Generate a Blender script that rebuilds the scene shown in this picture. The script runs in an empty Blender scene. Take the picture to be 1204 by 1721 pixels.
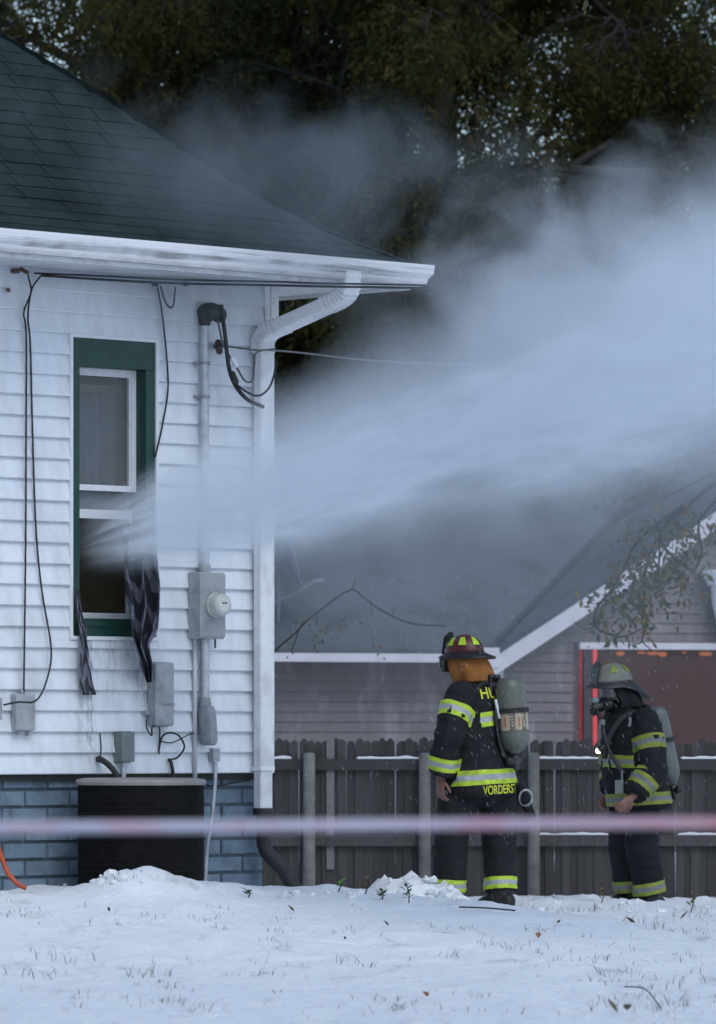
import bpy, bmesh, math, random
import numpy as np
from mathutils import Vector, Matrix, noise
random.seed(7); rng = np.random.default_rng(7)
S = bpy.context.scene
COL = S.collection
R = math.radians

# ------------------------------------------------------------------ camera
EYE = 1.2; FPX = 9260.0; HOR = 1235.0            # eye height, focal length and horizon in photo pixels
cd = bpy.data.cameras.new('camera'); cam = bpy.data.objects.new('camera', cd); COL.objects.link(cam)
cam.location = (0, 0, EYE); cam.rotation_euler = (R(90), 0, 0)
cd.sensor_fit = 'HORIZONTAL'; cd.sensor_width = 36; cd.lens = 36 * FPX / 1204
cd.shift_y = (HOR - 860.5) / 1204
cd.clip_start = 0.5; cd.clip_end = 4000
cd.dof.use_dof = True; cd.dof.focus_distance = 34.5; cd.dof.aperture_fstop = 8.0
S.camera = cam
# ------------------------------------------------------------------ world, sun, exposure
SUN_EL, SUN_AZ = 50, 150                            # overcast: a weak, very soft sun high behind the camera
w = bpy.data.worlds.new('World'); S.world = w; w.use_nodes = True
wn = w.node_tree; wn.nodes.clear()
sky = wn.nodes.new('ShaderNodeTexSky'); sky.sky_type = 'NISHITA'; sky.sun_disc = False
sky.sun_elevation = R(SUN_EL); sky.sun_rotation = R(SUN_AZ); sky.altitude = 100
sky.air_density = 1.0; sky.dust_density = 1.0; sky.ozone_density = 0.3
bg = wn.nodes.new('ShaderNodeBackground'); bg.inputs['Strength'].default_value = 0.135
wo = wn.nodes.new('ShaderNodeOutputWorld')
wn.links.new(sky.outputs[0], bg.inputs[0]); wn.links.new(bg.outputs[0], wo.inputs[0])
sl = bpy.data.lights.new('sun', 'SUN'); sl.energy = 0.9; sl.angle = R(40); sl.color = (.91, .97, 1)
so = bpy.data.objects.new('sun', sl); COL.objects.link(so)
az = R(SUN_AZ); dirn = Vector((math.sin(az) * math.cos(R(SUN_EL)), math.cos(az) * math.cos(R(SUN_EL)), math.sin(R(SUN_EL))))
so.rotation_euler = (-dirn).to_track_quat('-Z', 'Y').to_euler()
S.view_settings.view_transform = 'Standard'; S.view_settings.look = 'None'; S.view_settings.gamma = 1
S.view_settings.use_curve_mapping = False; S.view_settings.exposure = 0.17
S.render.engine = 'CYCLES'
cy = S.cycles
cy.use_denoising = True; cy.denoiser = 'OPENIMAGEDENOISE'
cy.max_bounces = 8; cy.diffuse_bounces = 3; cy.volume_bounces = 4; cy.transparent_max_bounces = 16
cy.volume_max_steps = 64; cy.use_adaptive_sampling = True; cy.adaptive_threshold = 0.04

# ------------------------------------------------------------------ helpers
def P(px, py, Y):                                   # point at depth Y that the photograph shows at (px, py)
    return Vector(((px - 602) / FPX * Y, Y, EYE + (HOR - py) / FPX * Y))

class MB:
    def __init__(s): s.v = []; s.f = []; s.m = []; s.mi = 0
    def add(s, vs, fs):
        b = len(s.v); s.v += [tuple(p) for p in vs]
        for f in fs: s.f.append([b + i for i in f]); s.m.append(s.mi)
    def hexa(s, c):                                 # 8 corners: bottom ring 0-3, top ring 4-7
        s.add(c, [(0,3,2,1),(4,5,6,7),(0,1,5,4),(1,2,6,5),(2,3,7,6),(3,0,4,7)])
    def box(s, a, b):
        x0,y0,z0 = a; x1,y1,z1 = b
        s.hexa([(x0,y0,z0),(x1,y0,z0),(x1,y1,z0),(x0,y1,z0),(x0,y0,z1),(x1,y0,z1),(x1,y1,z1),(x0,y1,z1)])
    def tube(s, pts, rad, seg=8, caps=True, flat=None):
        pts = [Vector(p) for p in pts]; n = len(pts)
        if not hasattr(rad, '__len__'): rad = [rad] * n
        up = None; rings = []
        for i, p in enumerate(pts):
            t = (pts[min(i+1,n-1)] - pts[max(i-1,0)])
            t = t.normalized() if t.length > 1e-9 else Vector((0,0,1))
            if up is None:
                up = Vector((0,0,1)) if abs(t.z) < .9 else Vector((1,0,0))
            a = (up - t * up.dot(t)); a = a.normalized() if a.length > 1e-6 else t.orthogonal().normalized()
            b = t.cross(a); up = a
            rings.append([p + (a * math.cos(k*2*math.pi/seg) + b * math.sin(k*2*math.pi/seg) * (flat or 1)) * rad[i] for k in range(seg)])
        s.loft(rings, caps)
    def capsule(s, pts, rad, seg=12):               # tube with rounded ends
        pts = [Vector(p) for p in pts]
        if not hasattr(rad, '__len__'): rad = [rad] * len(pts)
        d0 = (pts[0]-pts[1]).normalized(); d1 = (pts[-1]-pts[-2]).normalized()
        P_ = [pts[0] + d0*rad[0]*k for k in (.97,.75,.4)] + pts + [pts[-1] + d1*rad[-1]*k for k in (.4,.75,.97)]
        r_ = [rad[0]*k for k in (.24,.66,.92)] + list(rad) + [rad[-1]*k for k in (.92,.66,.24)]
        s.tube(P_, r_, seg)
    def loft(s, rings, caps=True, closed=True):
        n = len(rings[0]); b = len(s.v)
        for r in rings: s.v += [tuple(p) for p in r]
        for i in range(len(rings)-1):
            for k in range(n if closed else n-1):
                k2 = (k+1) % n
                s.f.append([b+i*n+k, b+i*n+k2, b+(i+1)*n+k2, b+(i+1)*n+k]); s.m.append(s.mi)
        if caps and closed:
            s.f.append([b+k for k in range(n)][::-1]); s.m.append(s.mi)
            s.f.append([b+(len(rings)-1)*n+k for k in range(n)]); s.m.append(s.mi)
    def ellipsoid(s, c, r, M=None, nu=14, nv=9):
        c = Vector(c); M = M or Matrix.Identity(3); rings = []
        for j in range(1, nv):
            th = math.pi * j / nv
            rings.append([c + M @ Vector((r[0]*math.sin(th)*math.cos(2*math.pi*k/nu), r[1]*math.sin(th)*math.sin(2*math.pi*k/nu), -r[2]*math.cos(th))) for k in range(nu)])
        s.loft(rings)
    def lathe(s, prof, seg=20, M=None):             # (radius, z) profile round local z
        M = M or Matrix.Identity(4)
        s.loft([[M @ Vector((r*math.cos(2*math.pi*k/seg), r*math.sin(2*math.pi*k/seg), z)) for k in range(seg)] for r, z in prof])
    def grid(s, fn, nu, nv):
        s.add([fn(i/nu, j/nv) for j in range(nv+1) for i in range(nu+1)],
              [(j*(nu+1)+i, j*(nu+1)+i+1, (j+1)*(nu+1)+i+1, (j+1)*(nu+1)+i) for j in range(nv) for i in range(nu)])
    def mesh(s, name, smooth=False, recalc=True, origin=(0,0,0)):
        me = bpy.data.meshes.new(name); o = Vector(origin)
        me.from_pydata([tuple(Vector(p)-o) for p in s.v], [], s.f)
        if any(s.m): me.polygons.foreach_set('material_index', s.m)
        if recalc:
            bm = bmesh.new(); bm.from_mesh(me); bmesh.ops.recalc_face_normals(bm, faces=bm.faces); bm.to_mesh(me); bm.free()
        if smooth: me.polygons.foreach_set('use_smooth', [True]*len(me.polygons))
        return me

BASE = {}                                           # world position of each object's origin (no parent is rotated)
def put(name, me, mat=None, parent=None, M=None):
    """link mesh; M is the world matrix; without it the mesh is in world coordinates"""
    o = bpy.data.objects.new(name, me); COL.objects.link(o)
    if mat is not None:
        for m in (mat if isinstance(mat, (list, tuple)) else [mat]):
            if len(me.materials) < (len(mat) if isinstance(mat, (list, tuple)) else 1): me.materials.append(m)
    pb = BASE.get(parent.name, Vector()) if parent else Vector()
    if parent: o.parent = parent
    if M is not None:
        o.matrix_local = Matrix.Translation(-pb) @ M; BASE[o.name] = M.to_translation()
    else:
        o.location = -pb; BASE[o.name] = Vector()
    return o
def obj(name, mb, mat, parent=None, smooth=False, bevel=0, angle=None):
    """one mesh object; children carry coordinates relative to their parent's base"""
    base = BASE.get(parent.name, Vector()) if parent else Vector()
    me = mb.mesh(name, smooth, origin=base)
    o = bpy.data.objects.new(name, me); COL.objects.link(o)
    for m in (mat if isinstance(mat, (list, tuple)) else [mat]): me.materials.append(m)
    if parent: o.parent = parent
    BASE[o.name] = base.copy()
    if smooth and angle:
        bm = bmesh.new(); bm.from_mesh(me)
        for e in bm.edges:
            if len(e.link_faces) == 2 and e.calc_face_angle(0) > R(angle): e.smooth = False
        bm.to_mesh(me); bm.free()
    if bevel:
        b = o.modifiers.new('bevel', 'BEVEL'); b.width = bevel; b.segments = 2; b.limit_method = 'ANGLE'
    return o
def tag(o, label=None, cat=None, group=None, kind=None):
    if label: o['label'] = label
    if cat: o['category'] = cat
    if group: o['group'] = group
    if kind: o['kind'] = kind
    return o
def thing(name, loc, label, cat, group=None):
    o = bpy.data.objects.new(name, None); COL.objects.link(o); o.location = loc; o.empty_display_size = .1
    BASE[o.name] = Vector(loc); return tag(o, label, cat, group)
def rootmesh(name, mb, mat, loc, label, cat, group=None, smooth=False, angle=None, kind=None):
    loc = Vector(loc); me = mb.mesh(name, smooth, origin=loc)
    o = bpy.data.objects.new(name, me); COL.objects.link(o); o.location = loc
    for m in (mat if isinstance(mat, (list, tuple)) else [mat]): me.materials.append(m)
    if smooth and angle:
        bm = bmesh.new(); bm.from_mesh(me)
        for e in bm.edges:
            if len(e.link_faces) == 2 and e.calc_face_angle(0) > R(angle): e.smooth = False
        bm.to_mesh(me); bm.free()
    BASE[o.name] = loc; return tag(o, label, cat, group, kind)
def fbm(p, o=4, h=.5):
    v = 0; a = 1; p = Vector(p)
    for _ in range(o): v += a * noise.noise(p); p = p * 2.03; a *= h
    return v
def smooth(a, b, x):
    t = min(1, max(0, (x-a)/(b-a))); return t*t*(3-2*t)
def spline(pts, n=8):                               # Catmull-Rom through points
    pts = [Vector(p) for p in pts]; q = [pts[0]*2-pts[1]] + pts + [pts[-1]*2-pts[-2]]; out = []
    for i in range(1, len(q)-2):
        for k in range(n):
            t = k/n; a,b,c,d = q[i-1],q[i],q[i+1],q[i+2]
            out.append(.5*((2*b)+(c-a)*t+(2*a-5*b+4*c-d)*t*t+(3*b-a-3*c+d)*t**3))
    return out + [pts[-1]]

# ------------------------------------------------------------------ materials
class NT:
    """little wrapper that makes node trees readable"""
    def __init__(s, name):
        s.mat = bpy.data.materials.new(name); s.mat.use_nodes = True; s.t = s.mat.node_tree; s.t.nodes.clear()
        s.out = s.n('OutputMaterial')
    def n(s, kind, **kw):
        x = s.t.nodes.new('ShaderNode' + kind)
        for k, v in kw.items(): setattr(x, k, v)
        return x
    def l(s, a, b): s.t.links.new(a, b)
    def set(s, sock, v):
        if isinstance(v, bpy.types.NodeSocket): s.l(v, sock)
        elif v is not None: sock.default_value = v
    def math(s, op, a, b=None, c=None, clamp=False):
        x = s.n('Math', operation=op, use_clamp=clamp)
        for i, v in enumerate((a, b, c)): s.set(x.inputs[i], v)
        return x.outputs[0]
    def vmath(s, op, a, b=None, out=0):
        x = s.n('VectorMath', operation=op); s.set(x.inputs[0], a)
        if b is not None: s.set(x.inputs[1] if op != 'SCALE' else x.inputs['Scale'], b)
        return x.outputs[out]
    def noise(s, vec, scale, detail=3, rough=.55, dist=0, out=0):
        x = s.n('TexNoise'); s.set(x.inputs['Vector'], vec); x.inputs['Scale'].default_value = scale
        x.inputs['Detail'].default_value = detail; x.inputs['Roughness'].default_value = rough; x.inputs['Distortion'].default_value = dist
        return x.outputs[out]
    def range(s, v, a, b, c=0, d=1, smooth=False):
        x = s.n('MapRange'); x.interpolation_type = 'SMOOTHSTEP' if smooth else 'LINEAR'
        s.set(x.inputs[0], v)
        for i, q in enumerate((a, b, c, d)): s.set(x.inputs[i+1], q)
        return x.outputs[0]
    def mix(s, f, a, b):
        x = s.n('Mix', data_type='RGBA'); s.set(x.inputs[0], f)
        for i, q in ((6, a), (7, b)):
            if isinstance(q, (tuple, list)): x.inputs[i].default_value = (*q[:3], 1)
            else: s.l(q, x.inputs[i])
        return x.outputs[2]
    def coords(s, kind='Object'): return s.n('TexCoord').outputs[kind]
    def scale(s, vec, v):
        return s.vmath('MULTIPLY', vec, v)
    def sep(s, vec):
        x = s.n('SeparateXYZ'); s.l(vec, x.inputs[0]); return x.outputs
    def princ(s, color, rough=.6, bump=None, bstr=.3, metal=0, spec=.5, dist=.01):
        b = s.n('BsdfPrincipled')
        if isinstance(color, (tuple, list)): b.inputs['Base Color'].default_value = (*color[:3], 1)
        else: s.l(color, b.inputs['Base Color'])
        s.set(b.inputs['Roughness'], rough); s.set(b.inputs['Metallic'], metal); b.inputs['Specular IOR Level'].default_value = spec
        if bump is not None:
            q = s.n('Bump'); q.inputs['Strength'].default_value = bstr; q.inputs['Distance'].default_value = dist
            s.l(bump, q.inputs['Height']); s.l(q.outputs[0], b.inputs['Normal'])
        s.l(b.outputs[0], s.out.inputs['Surface']); return b

def geo_pos(t): return t.n('NewGeometry').outputs['Position']
def simple(name, col, rough=.6, var=.15, scale=20, metal=0, bump=.15, spec=.5, dirt=None, dscale=5, dist=.004):
    """world-space noise varies colour a little, fine bump, optional dirt of its own colour"""
    t = NT(name); p = geo_pos(t)
    n1 = t.noise(p, scale, 4); f = t.range(n1, .3, .7)
    c = t.mix(f, tuple(x*(1-var) for x in col), tuple(min(1, x*(1+var)) for x in col))
    if dirt:
        d = t.range(t.noise(p, dscale, 5, .65), .48, .75)
        c = t.mix(d, c, dirt)
    info = t.n('ObjectInfo').outputs['Random']
    hv = t.n('HueSaturation'); t.l(c, hv.inputs['Color']); t.set(hv.inputs['Value'], t.range(info, 0, 1, 1-var*.6, 1+var*.6))
    t.princ(hv.outputs[0], rough, n1 if bump else None, bump, metal, spec, dist); return t.mat
def emit(name, col, st):
    t = NT(name); e = t.n('Emission'); e.inputs[0].default_value = (*col, 1); e.inputs[1].default_value = st
    t.l(e.outputs[0], t.out.inputs['Surface']); return t.mat

M_ = {}
M_['trim'] = simple('white_trim', (.74,.75,.78), .5, .06, 30, dirt=(.42,.42,.43), dscale=7)
M_['downspout'] = simple('downspout_white', (.76,.77,.80), .4, .05, 20, dirt=(.5,.5,.52), dscale=4)
M_['green'] = simple('green_paint', (.009,.046,.035), .45, .2, 25)
M_['sash'] = simple('sash_white', (.72,.73,.76), .5, .06, 30)
M_['dark_in'] = simple('interior_plaster', (.52,.46,.34), .9, .2, 4)
M_['greybox'] = simple('grey_box', (.34,.36,.38), .55, .1, 12, dirt=(.22,.23,.24), dscale=9)
M_['greenbox'] = simple('grey_green_box', (.16,.19,.19), .6, .12, 12)
M_['galv'] = simple('galvanised', (.42,.44,.47), .42, .22, 16, metal=.5)
M_['fitting'] = simple('cast_fitting', (.27,.29,.31), .5, .15, 18, metal=.3)
M_['cable'] = simple('black_cable', (.015,.016,.018), .6, .2, 30)
M_['cable2'] = simple('grey_cable', (.12,.125,.135), .6, .2, 30)
M_['rubber'] = simple('black_rubber', (.02,.021,.023), .65, .3, 30)
M_['acdark'] = simple('condenser_coil', (.009,.0085,.0085), .85, .5, 14, spec=.15)
M_['aclid'] = simple('condenser_lid', (.27,.25,.24), .6, .15, 9, dirt=(.2,.19,.18), dscale=12)
M_['hose'] = simple('orange_hose', (.42,.075,.03), .5, .2, 20)
M_['hosered'] = simple('red_hose', (.19,.045,.03), .6, .3, 20)
M_['curtain_in'] = simple('net_curtain', (.075,.088,.135), .9, .2, 6)

def siding_mat(name, col, streak=None):
    t = NT(name); p = geo_pos(t)
    f = t.noise(t.scale(p, (14, 14, 3)), 1.0, 4)
    c = t.mix(t.range(f, .3, .7), tuple(x*.92 for x in col), tuple(min(1, x*1.06) for x in col))
    d = t.range(t.noise(t.scale(p, (3, 3, 1.2)), 1.3, 5, .65), .5, .8)
    c = t.mix(t.math('MULTIPLY', d, .5), c, (.40,.40,.41))
    if streak:                                      # sooty water runs below the window sill
        for (q, wd, ztop, zbot, amt) in streak:
            rel = t.vmath('SUBTRACT', p, tuple(q)); al = t.vmath('DOT_PRODUCT', rel, (-.7071,-.7071,0), out=1)
            z = t.sep(p)[2]
            m = t.math('MULTIPLY', t.range(t.math('ABSOLUTE', al), wd, wd*.2), t.math('MULTIPLY', t.range(z, zbot, zbot+.25), t.range(z, ztop+.02, ztop)))
            k = t.range(t.noise(t.scale(p, (38, 38, 2.2)), 1.0, 4, .7), .43, .7)
            c = t.mix(t.math('MULTIPLY', t.math('MULTIPLY', m, k), amt), c, (.09,.09,.09))
    info = t.n('ObjectInfo').outputs['Random']
    hv = t.n('HueSaturation'); t.l(c, hv.inputs['Color']); t.set(hv.inputs['Value'], t.range(info, 0, 1, .95, 1.03))
    t.princ(hv.outputs[0], .5, t.noise(t.scale(p, (3,3,60)), 1.0, 3), .12, dist=.004); return t.mat

# ------------------------------------------------------------------ house frame
C0 = P(453, 1300, 34.3); C0.z = 0                    # right-hand wall corner, on plan
U = Vector((math.sqrt(.5), math.sqrt(.5), 0)); N = Vector((math.sqrt(.5), -math.sqrt(.5), 0))
def H(s, d, z): return C0 - U*s + N*d + Vector((0,0,z))
def HS(px):                                          # wall coordinate s that shows at pixel column px
    k = (px-602)/FPX; return (C0.x - k*C0.y)/(math.sqrt(.5)*(1-k))
def HZ(py, s, d=0): return EYE + (HOR-py)/FPX*H(s, d, 0).y
def hbox(mb, s0, s1, d0, d1, z0, z1):
    mb.hexa([H(s0,d0,z0),H(s1,d0,z0),H(s1,d1,z0),H(s0,d1,z0),H(s0,d0,z1),H(s1,d0,z1),H(s1,d1,z1),H(s0,d1,z1)])
def WP(px, py, d):
    s = HS(px)
    for _ in range(6):
        q = H(s, d, 0); s += (602+FPX*q.x/q.y - px)/ (FPX/q.y*.7071)*1.0
    return H(s, d, HZ(py, s, d))
WS0, WS1 = HS(262), HS(113)                          # window trim, near and far side
WZ0, WZ1 = HZ(1075, WS1), HZ(560, WS1)
Z_SID, Z_SOF = .967, 3.99                            # siding bottom, soffit
EXPO = .126; LEN = 7.0; OVER = .60; ZG = 4.12        # exposure, wall length, overhang, gutter rim

# ------------------------------------------------------------------ ground
MOUND = P(676, 1500, 37.3); ACM = H(1.28, 1.05, 0)
CLODS = [(P(px,1500,37.1+random.uniform(-.25,.25)), r) for px, r in ((618,.10),(640,.13),(655,.17),(672,.2),(690,.17),(706,.12),(728,.14),(748,.13),(770,.10))]
MS_ = (lambda q: -(q-C0).dot(U))(P(192,1480,32.3))
STEPS = [(.95+.17*(i % 2)-.05*i+random.uniform(-.05,.05), 38.2-.62*i+random.uniform(-.1,.1)) for i in range(9)] + [(2.2-.33*i+random.uniform(-.05,.05), 37.6+.25*(i % 2)+random.uniform(-.1,.1)) for i in range(7)]
def gh(x, y, fine=True):
    p = Vector((x, y, 0)); rel = p - C0; d = rel.dot(N); s = -rel.dot(U)
    z = .265 * smooth(4.6, .4, d) * smooth(-1.6, .2, s) if d > -.3 else .265*smooth(-1.6,.2,s)
    z -= .13 * smooth(38.9, 42.5, y)
    near = 16 < y < 48 and abs(x) < 6
    if fine and near:
        z += .035*fbm((x*.6, y*.35, 3), 3) + .020*fbm((x*3.1, y*2.2, 9), 3) + .011*fbm((x*9, y*6, 4), 3) - sum(.05*math.exp(-(((x-a)/.09)**2+((y-b)/.17)**2)**2) for a, b in STEPS if abs(y-b) < .4 and abs(x-a) < .25)
        q = Vector((s-1.28, (d-1.0)))
        z += .115*math.exp(-((s-MS_)/.36)**2-((d-1.0)/.3)**2)*(1+.35*fbm((x*7,y*7,1),3)) + .07*math.exp(-((s-MS_+.5)/.5)**2-((d-.9)/.35)**2)*(1+.5*fbm((x*5,y*5,8),2))
        for c, r in CLODS:
            e = ((x-c.x)/r)**2 + ((y-c.y)/(r*1.3))**2
            if e < 6: z = max(z, .235*(r/.2)**.8*math.exp(-e*.6)*(1+.5*fbm((x*9,y*9,c.x*5),3)) + .02)
        if 38.2 < y < 44.5 and x > .7:               # broken, trodden snow by the fence
            z += (.035*max(0, fbm((x*4.5,y*3,5),3)) + .014*fbm((x*14,y*10,2),2)) * smooth(38.2,39.5,y)
        if 36 < y < 40 and x > .3:
            z += .02*fbm((x*7,y*5,11),2)
    return z
def axis(lo, hi, step, far, g=1.35):
    a = list(np.arange(lo, hi+1e-6, step)); d = step; l = [lo]; h = [hi]
    while h[-1] < far: d *= g; h.append(h[-1]+d)
    d = step
    while l[-1] > -far: d *= g; l.append(l[-1]-d)
    return l[:0:-1] + a + h[1:]
xs = axis(-3.6, 3.6, .045, 1500); ys = axis(20, 45.5, .055, 1500)
vs = [(x, y, gh(x, y) if -40 < x < 40 and 0 < y < 90 else -.12) for y in ys for x in xs]
nx = len(xs)
fs = [(j*nx+i, j*nx+i+1, (j+1)*nx+i+1, (j+1)*nx+i) for j in range(len(ys)-1) for i in range(nx-1)]
gme = bpy.data.meshes.new('ground'); gme.from_pydata(vs, [], fs); gme.polygons.foreach_set('use_smooth', [True]*len(fs))
t = NT('snow'); p = geo_pos(t)
n1 = t.noise(p, 9, 6, .65); n2 = t.noise(p, 60, 4, .6)
h = t.math('ADD', n1, t.math('MULTIPLY', n2, .35))
thin = t.range(t.noise(t.scale(p, (1, .45, 1)), 3.4, 6, .72), .57, .70)
yy = t.sep(p)[1]
far_ = t.range(yy, 37.5, 41); 
dirt = t.math('MULTIPLY', thin, t.range(far_, 0, 1, .38, .8))
c = t.mix(t.range(n2, .3, .7), (.835,.875,.91), (.905,.935,.955))
c = t.mix(dirt, c, t.mix(n2, (.10,.085,.06), (.26,.25,.22)))
t.princ(c, .75, h, .7, spec=.25, dist=.045)
ground = put('ground', gme, t.mat); tag(ground, 'snow covered lawn sloping up to the house', None, None, 'structure')

# ------------------------------------------------------------------ white house
house = thing('white_house', H(0,0,0), 'white clapboard house with a green hip roof and green framed window', 'house')
stk = []
for px, wd, zb, amt in ((142, .10, 1.0, .75), (150, .035, .93, 1.0), (238, .12, 1.3, .7), (205, .16, 1.35, .35), (178, .12, 1.3, .3)):
    q = H(HS(px), 0, 0); stk.append((q, wd, WZ0+.02, zb, amt))
m_sid = siding_mat('white_siding', (.715,.755,.805), stk)
# wall: structural shell with the window hole, closed round the back
mb = MB(); T = .12
hbox(mb, .0, WS0+.05, -T, -.004, .962, Z_SOF); hbox(mb, WS1-.05, LEN, -T, -.004, .962, Z_SOF)
hbox(mb, WS0+.05, WS1-.05, -T, -.004, .962, WZ0+.05); hbox(mb, WS0+.05, WS1-.05, -T, -.004, WZ1-.05, Z_SOF)
hbox(mb, 0, .12, -7, -T-.002, .9, Z_SOF); hbox(mb, LEN-.12, LEN, -7, -T-.002, .9, Z_SOF); hbox(mb, .122, LEN-.122, -7, -6.88, .9, Z_SOF)
hbox(mb, .122, LEN-.122, -6.878, -T-.002, .9, 1.0)
hbox(mb, .122, LEN-.122, -.95, -.91, 1.0, Z_SOF)                    # inner partition behind the room
wall = obj('wall', mb, M_['dark_in'], house)
def board(s0, s1, z, par, lo=None, hi=None):
    mb = MB(); j = random.uniform(-.0015, .0015); zt = min(z+EXPO+.012, Z_SOF); dd = lambda q: .027*(zt-q)/(zt-z)
    pr = [(0.0, zt), (.027+j, z+.003), (.024+j, z-.003), (0.0, z+.004)]
    if hi: pr = [(0.0, hi), (dd(hi), hi)] + pr[1:]
    if lo: pr = [(0.0, zt), (dd(lo), lo), (0.0, lo)]
    mb.loft([[H(s0,d,q) for d,q in pr],[H(s1,d,q) for d,q in pr]])
    return obj('siding_board', mb, m_sid, par)
k = 0; z = Z_SID
while z < Z_SOF - .02:
    if z + EXPO > WZ0 and z < WZ1:
        board(.045, WS0, z, wall); board(WS1, LEN, z, wall)
        if z < WZ0-.01: board(WS0+.001, WS1-.001, z, wall, hi=WZ0-.001)
        if z + EXPO > WZ1+.01: board(WS0+.001, WS1-.001, z, wall, lo=WZ1+.001)
    else: board(.045, LEN, z, wall)
    z += EXPO
mb = MB(); hbox(mb, -.02, .06, -.06, .026, Z_SID-.006, Z_SOF); hbox(mb, -.0195, .0, -.1, -.0602, Z_SID-.006, Z_SOF)
obj('corner_post', mb, M_['trim'], house, bevel=.004)
# foundation of painted blocks
fd = MB(); hbox(fd, .02, LEN-.02, -.2, -.055, -.6, .9); hbox(fd, .02, .16, -6.9, -.2, -.6, .9)
t = NT('mortar'); p = geo_pos(t); t.princ(t.mix(t.noise(p, 15, 3), (.09,.125,.16), (.15,.19,.23)), .9, t.noise(p, 60, 3), .3)
found = obj('foundation', fd, t.mat, house)
t = NT('painted_block'); p = geo_pos(t); inf = t.n('ObjectInfo').outputs['Random']
a = t.mix(inf, (.13,.19,.255), (.205,.275,.345)); a = t.mix(t.range(t.noise(p, 7, 5, .7), .46, .7), a, (.085,.12,.155))
a = t.mix(t.range(t.noise(p, 22, 5, .7), .63, .74), a, (.30,.33,.36)); t.princ(a, .75, t.noise(p, 40, 4), .5, dist=.01)
BH, BW = .105, .36; row = 0; z = Z_SID-.075-BH+.06
blk = {}
for wdt in (BW-.012, BW/2-.012):
    m = MB(); hw = wdt/2
    prof = [(0,0),(.006,.012),(.012,.02)]
    m.hexa([(-hw,-.01,-.0455),(hw,-.01,-.0455),(hw-.006,.022,-.041),(-hw+.006,.022,-.041),(-hw,-.01,.0455),(hw,-.01,.0455),(hw-.006,.022,.041),(-hw+.006,.022,.041)])
    m.v = [(x, y+.0, zz) for x,y,zz in m.v]; me = m.mesh('block'); me.materials.append(t.mat); blk[round(wdt,3)] = me
Rh = Matrix((( -U.x, N.x, 0, 0),(-U.y, N.y, 0, 0),(0,0,1,0),(0,0,0,1)))
zz = .925
while zz > .0:
    s = .02 + (BW/2 if row % 2 else 0)
    if row % 2: put('block', blk[round(BW/2-.012,3)], None, found, Matrix.Translation(H(.02+BW/4, -.055, zz)) @ Rh)
    while s < 3.2:
        jit = Matrix.Translation((0, 0, 0))
        put('block', blk[round(BW-.012,3)], None, found, Matrix.Translation(H(s+BW/2, -.055+random.uniform(-.004,.003), zz)) @ Rh @ Matrix.Rotation(random.uniform(-.006,.006),4,'Y'))
        s += BW
    zz -= BH; row += 1
mb = MB(); hbox(mb, .0, LEN, -.05, -.006, .92, Z_SID-.006); obj('sill_shadow', mb, M_['rubber'], house)  # black strip standing in for the shadow line under the siding
# soffit + fascia + gutter + roof
mb = MB()
mb.hexa([H(-OVER,OVER,Z_SOF),H(LEN+.3,OVER,Z_SOF),H(LEN+.3,-7.5,Z_SOF),H(-OVER,-7.5,Z_SOF),H(-OVER,OVER,Z_SOF+.02),H(LEN+.3,OVER,Z_SOF+.02),H(LEN+.3,-7.5,Z_SOF+.02),H(-OVER,-7.5,Z_SOF+.02)])
obj('soffit', mb, simple('soffit_white', (.62,.63,.65), .6, .08, 10, dirt=(.3,.28,.27), dscale=2.5), house)
mb = MB(); hbox(mb, -OVER-.02, LEN+.3, OVER+.001, OVER+.021, Z_SOF-.02, ZG+.01); hbox(mb, -OVER-.021, -OVER-.001, -7.5, OVER-.001, Z_SOF-.02, ZG+.01)
obj('fascia', mb, M_['trim'], house)
# K-style gutter, front run and side run, with rim, and sooty streaks of its own
t = NT('gutter_paint'); p = geo_pos(t)
sk = t.range(t.noise(t.scale(p, (1.0, 1.0, 30)), 1.0, 5, .7), .46, .60)
sk2 = t.range(t.noise(t.scale(p, (.6, .6, .6)), 2.0, 4, .6), .36, .55)
drip = t.range(t.noise(t.scale(p, (16, 16, 1.0)), 1.0, 4, .7), .6, .72)
zz = t.sep(p)[2]; low = t.range(zz, ZG-.012, ZG-.03)
m = t.math('MULTIPLY', t.math('MAXIMUM', t.math('MULTIPLY', sk, sk2), t.math('MULTIPLY', drip, .45)), low); m = t.math('MAXIMUM', m, t.math('MULTIPLY', t.range(zz, ZG-.085, ZG-.115), t.range(t.noise(t.scale(p, (2.5,2.5,2)), 1.0, 4), .3, .6, .2, .75)))
c = t.mix(t.math('MULTIPLY', m, .85), (.74,.755,.79), (.10,.095,.09)); t.princ(c, .45, None)
K = [(.022,-.125),(.022,0.0),(.026,0.0),(.026,-.121),(.082,-.121),(.088,-.085),(.112,-.055),(.118,-.012),(.108,-.012),(.108,.004),(.128,.004),(.128,-.012),(.124,-.05),(.098,-.085),(.092,-.125)]
mb = MB(); G1 = OVER
mb.loft([[H(-(OVER+d-.002), OVER+d, ZG+zq) for d,zq in K], [H(LEN+.3, OVER+d, ZG+zq) for d,zq in K]])
gut = obj('gutter', mb, t.mat, house)
mb = MB(); mb.loft([[H(-(OVER+d), OVER+d, ZG+zq) for d,zq in K], [H(-(OVER+d), -7.5, ZG+zq) for d,zq in K]])
obj('gutter', mb, t.mat, house)
def roof_h(e):                                       # height above the eave, e metres in from it (bell-cast)
    xp = [0,.37,.735,1.05,1.48,1.83,4.2]; fp = [.0,.20,.475,.76,1.15,1.44,3.4]
    return float(np.interp(e, xp, fp))
E0 = OVER + .05; ZR = ZG - .005
def RP(s, e, lift=0):                                # on the front slope
    return H(s, E0-e, ZR + roof_h(e) + lift)
EE = [0,.37,.735,1.05,1.48,1.83,3.9]
mb = MB()
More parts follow.
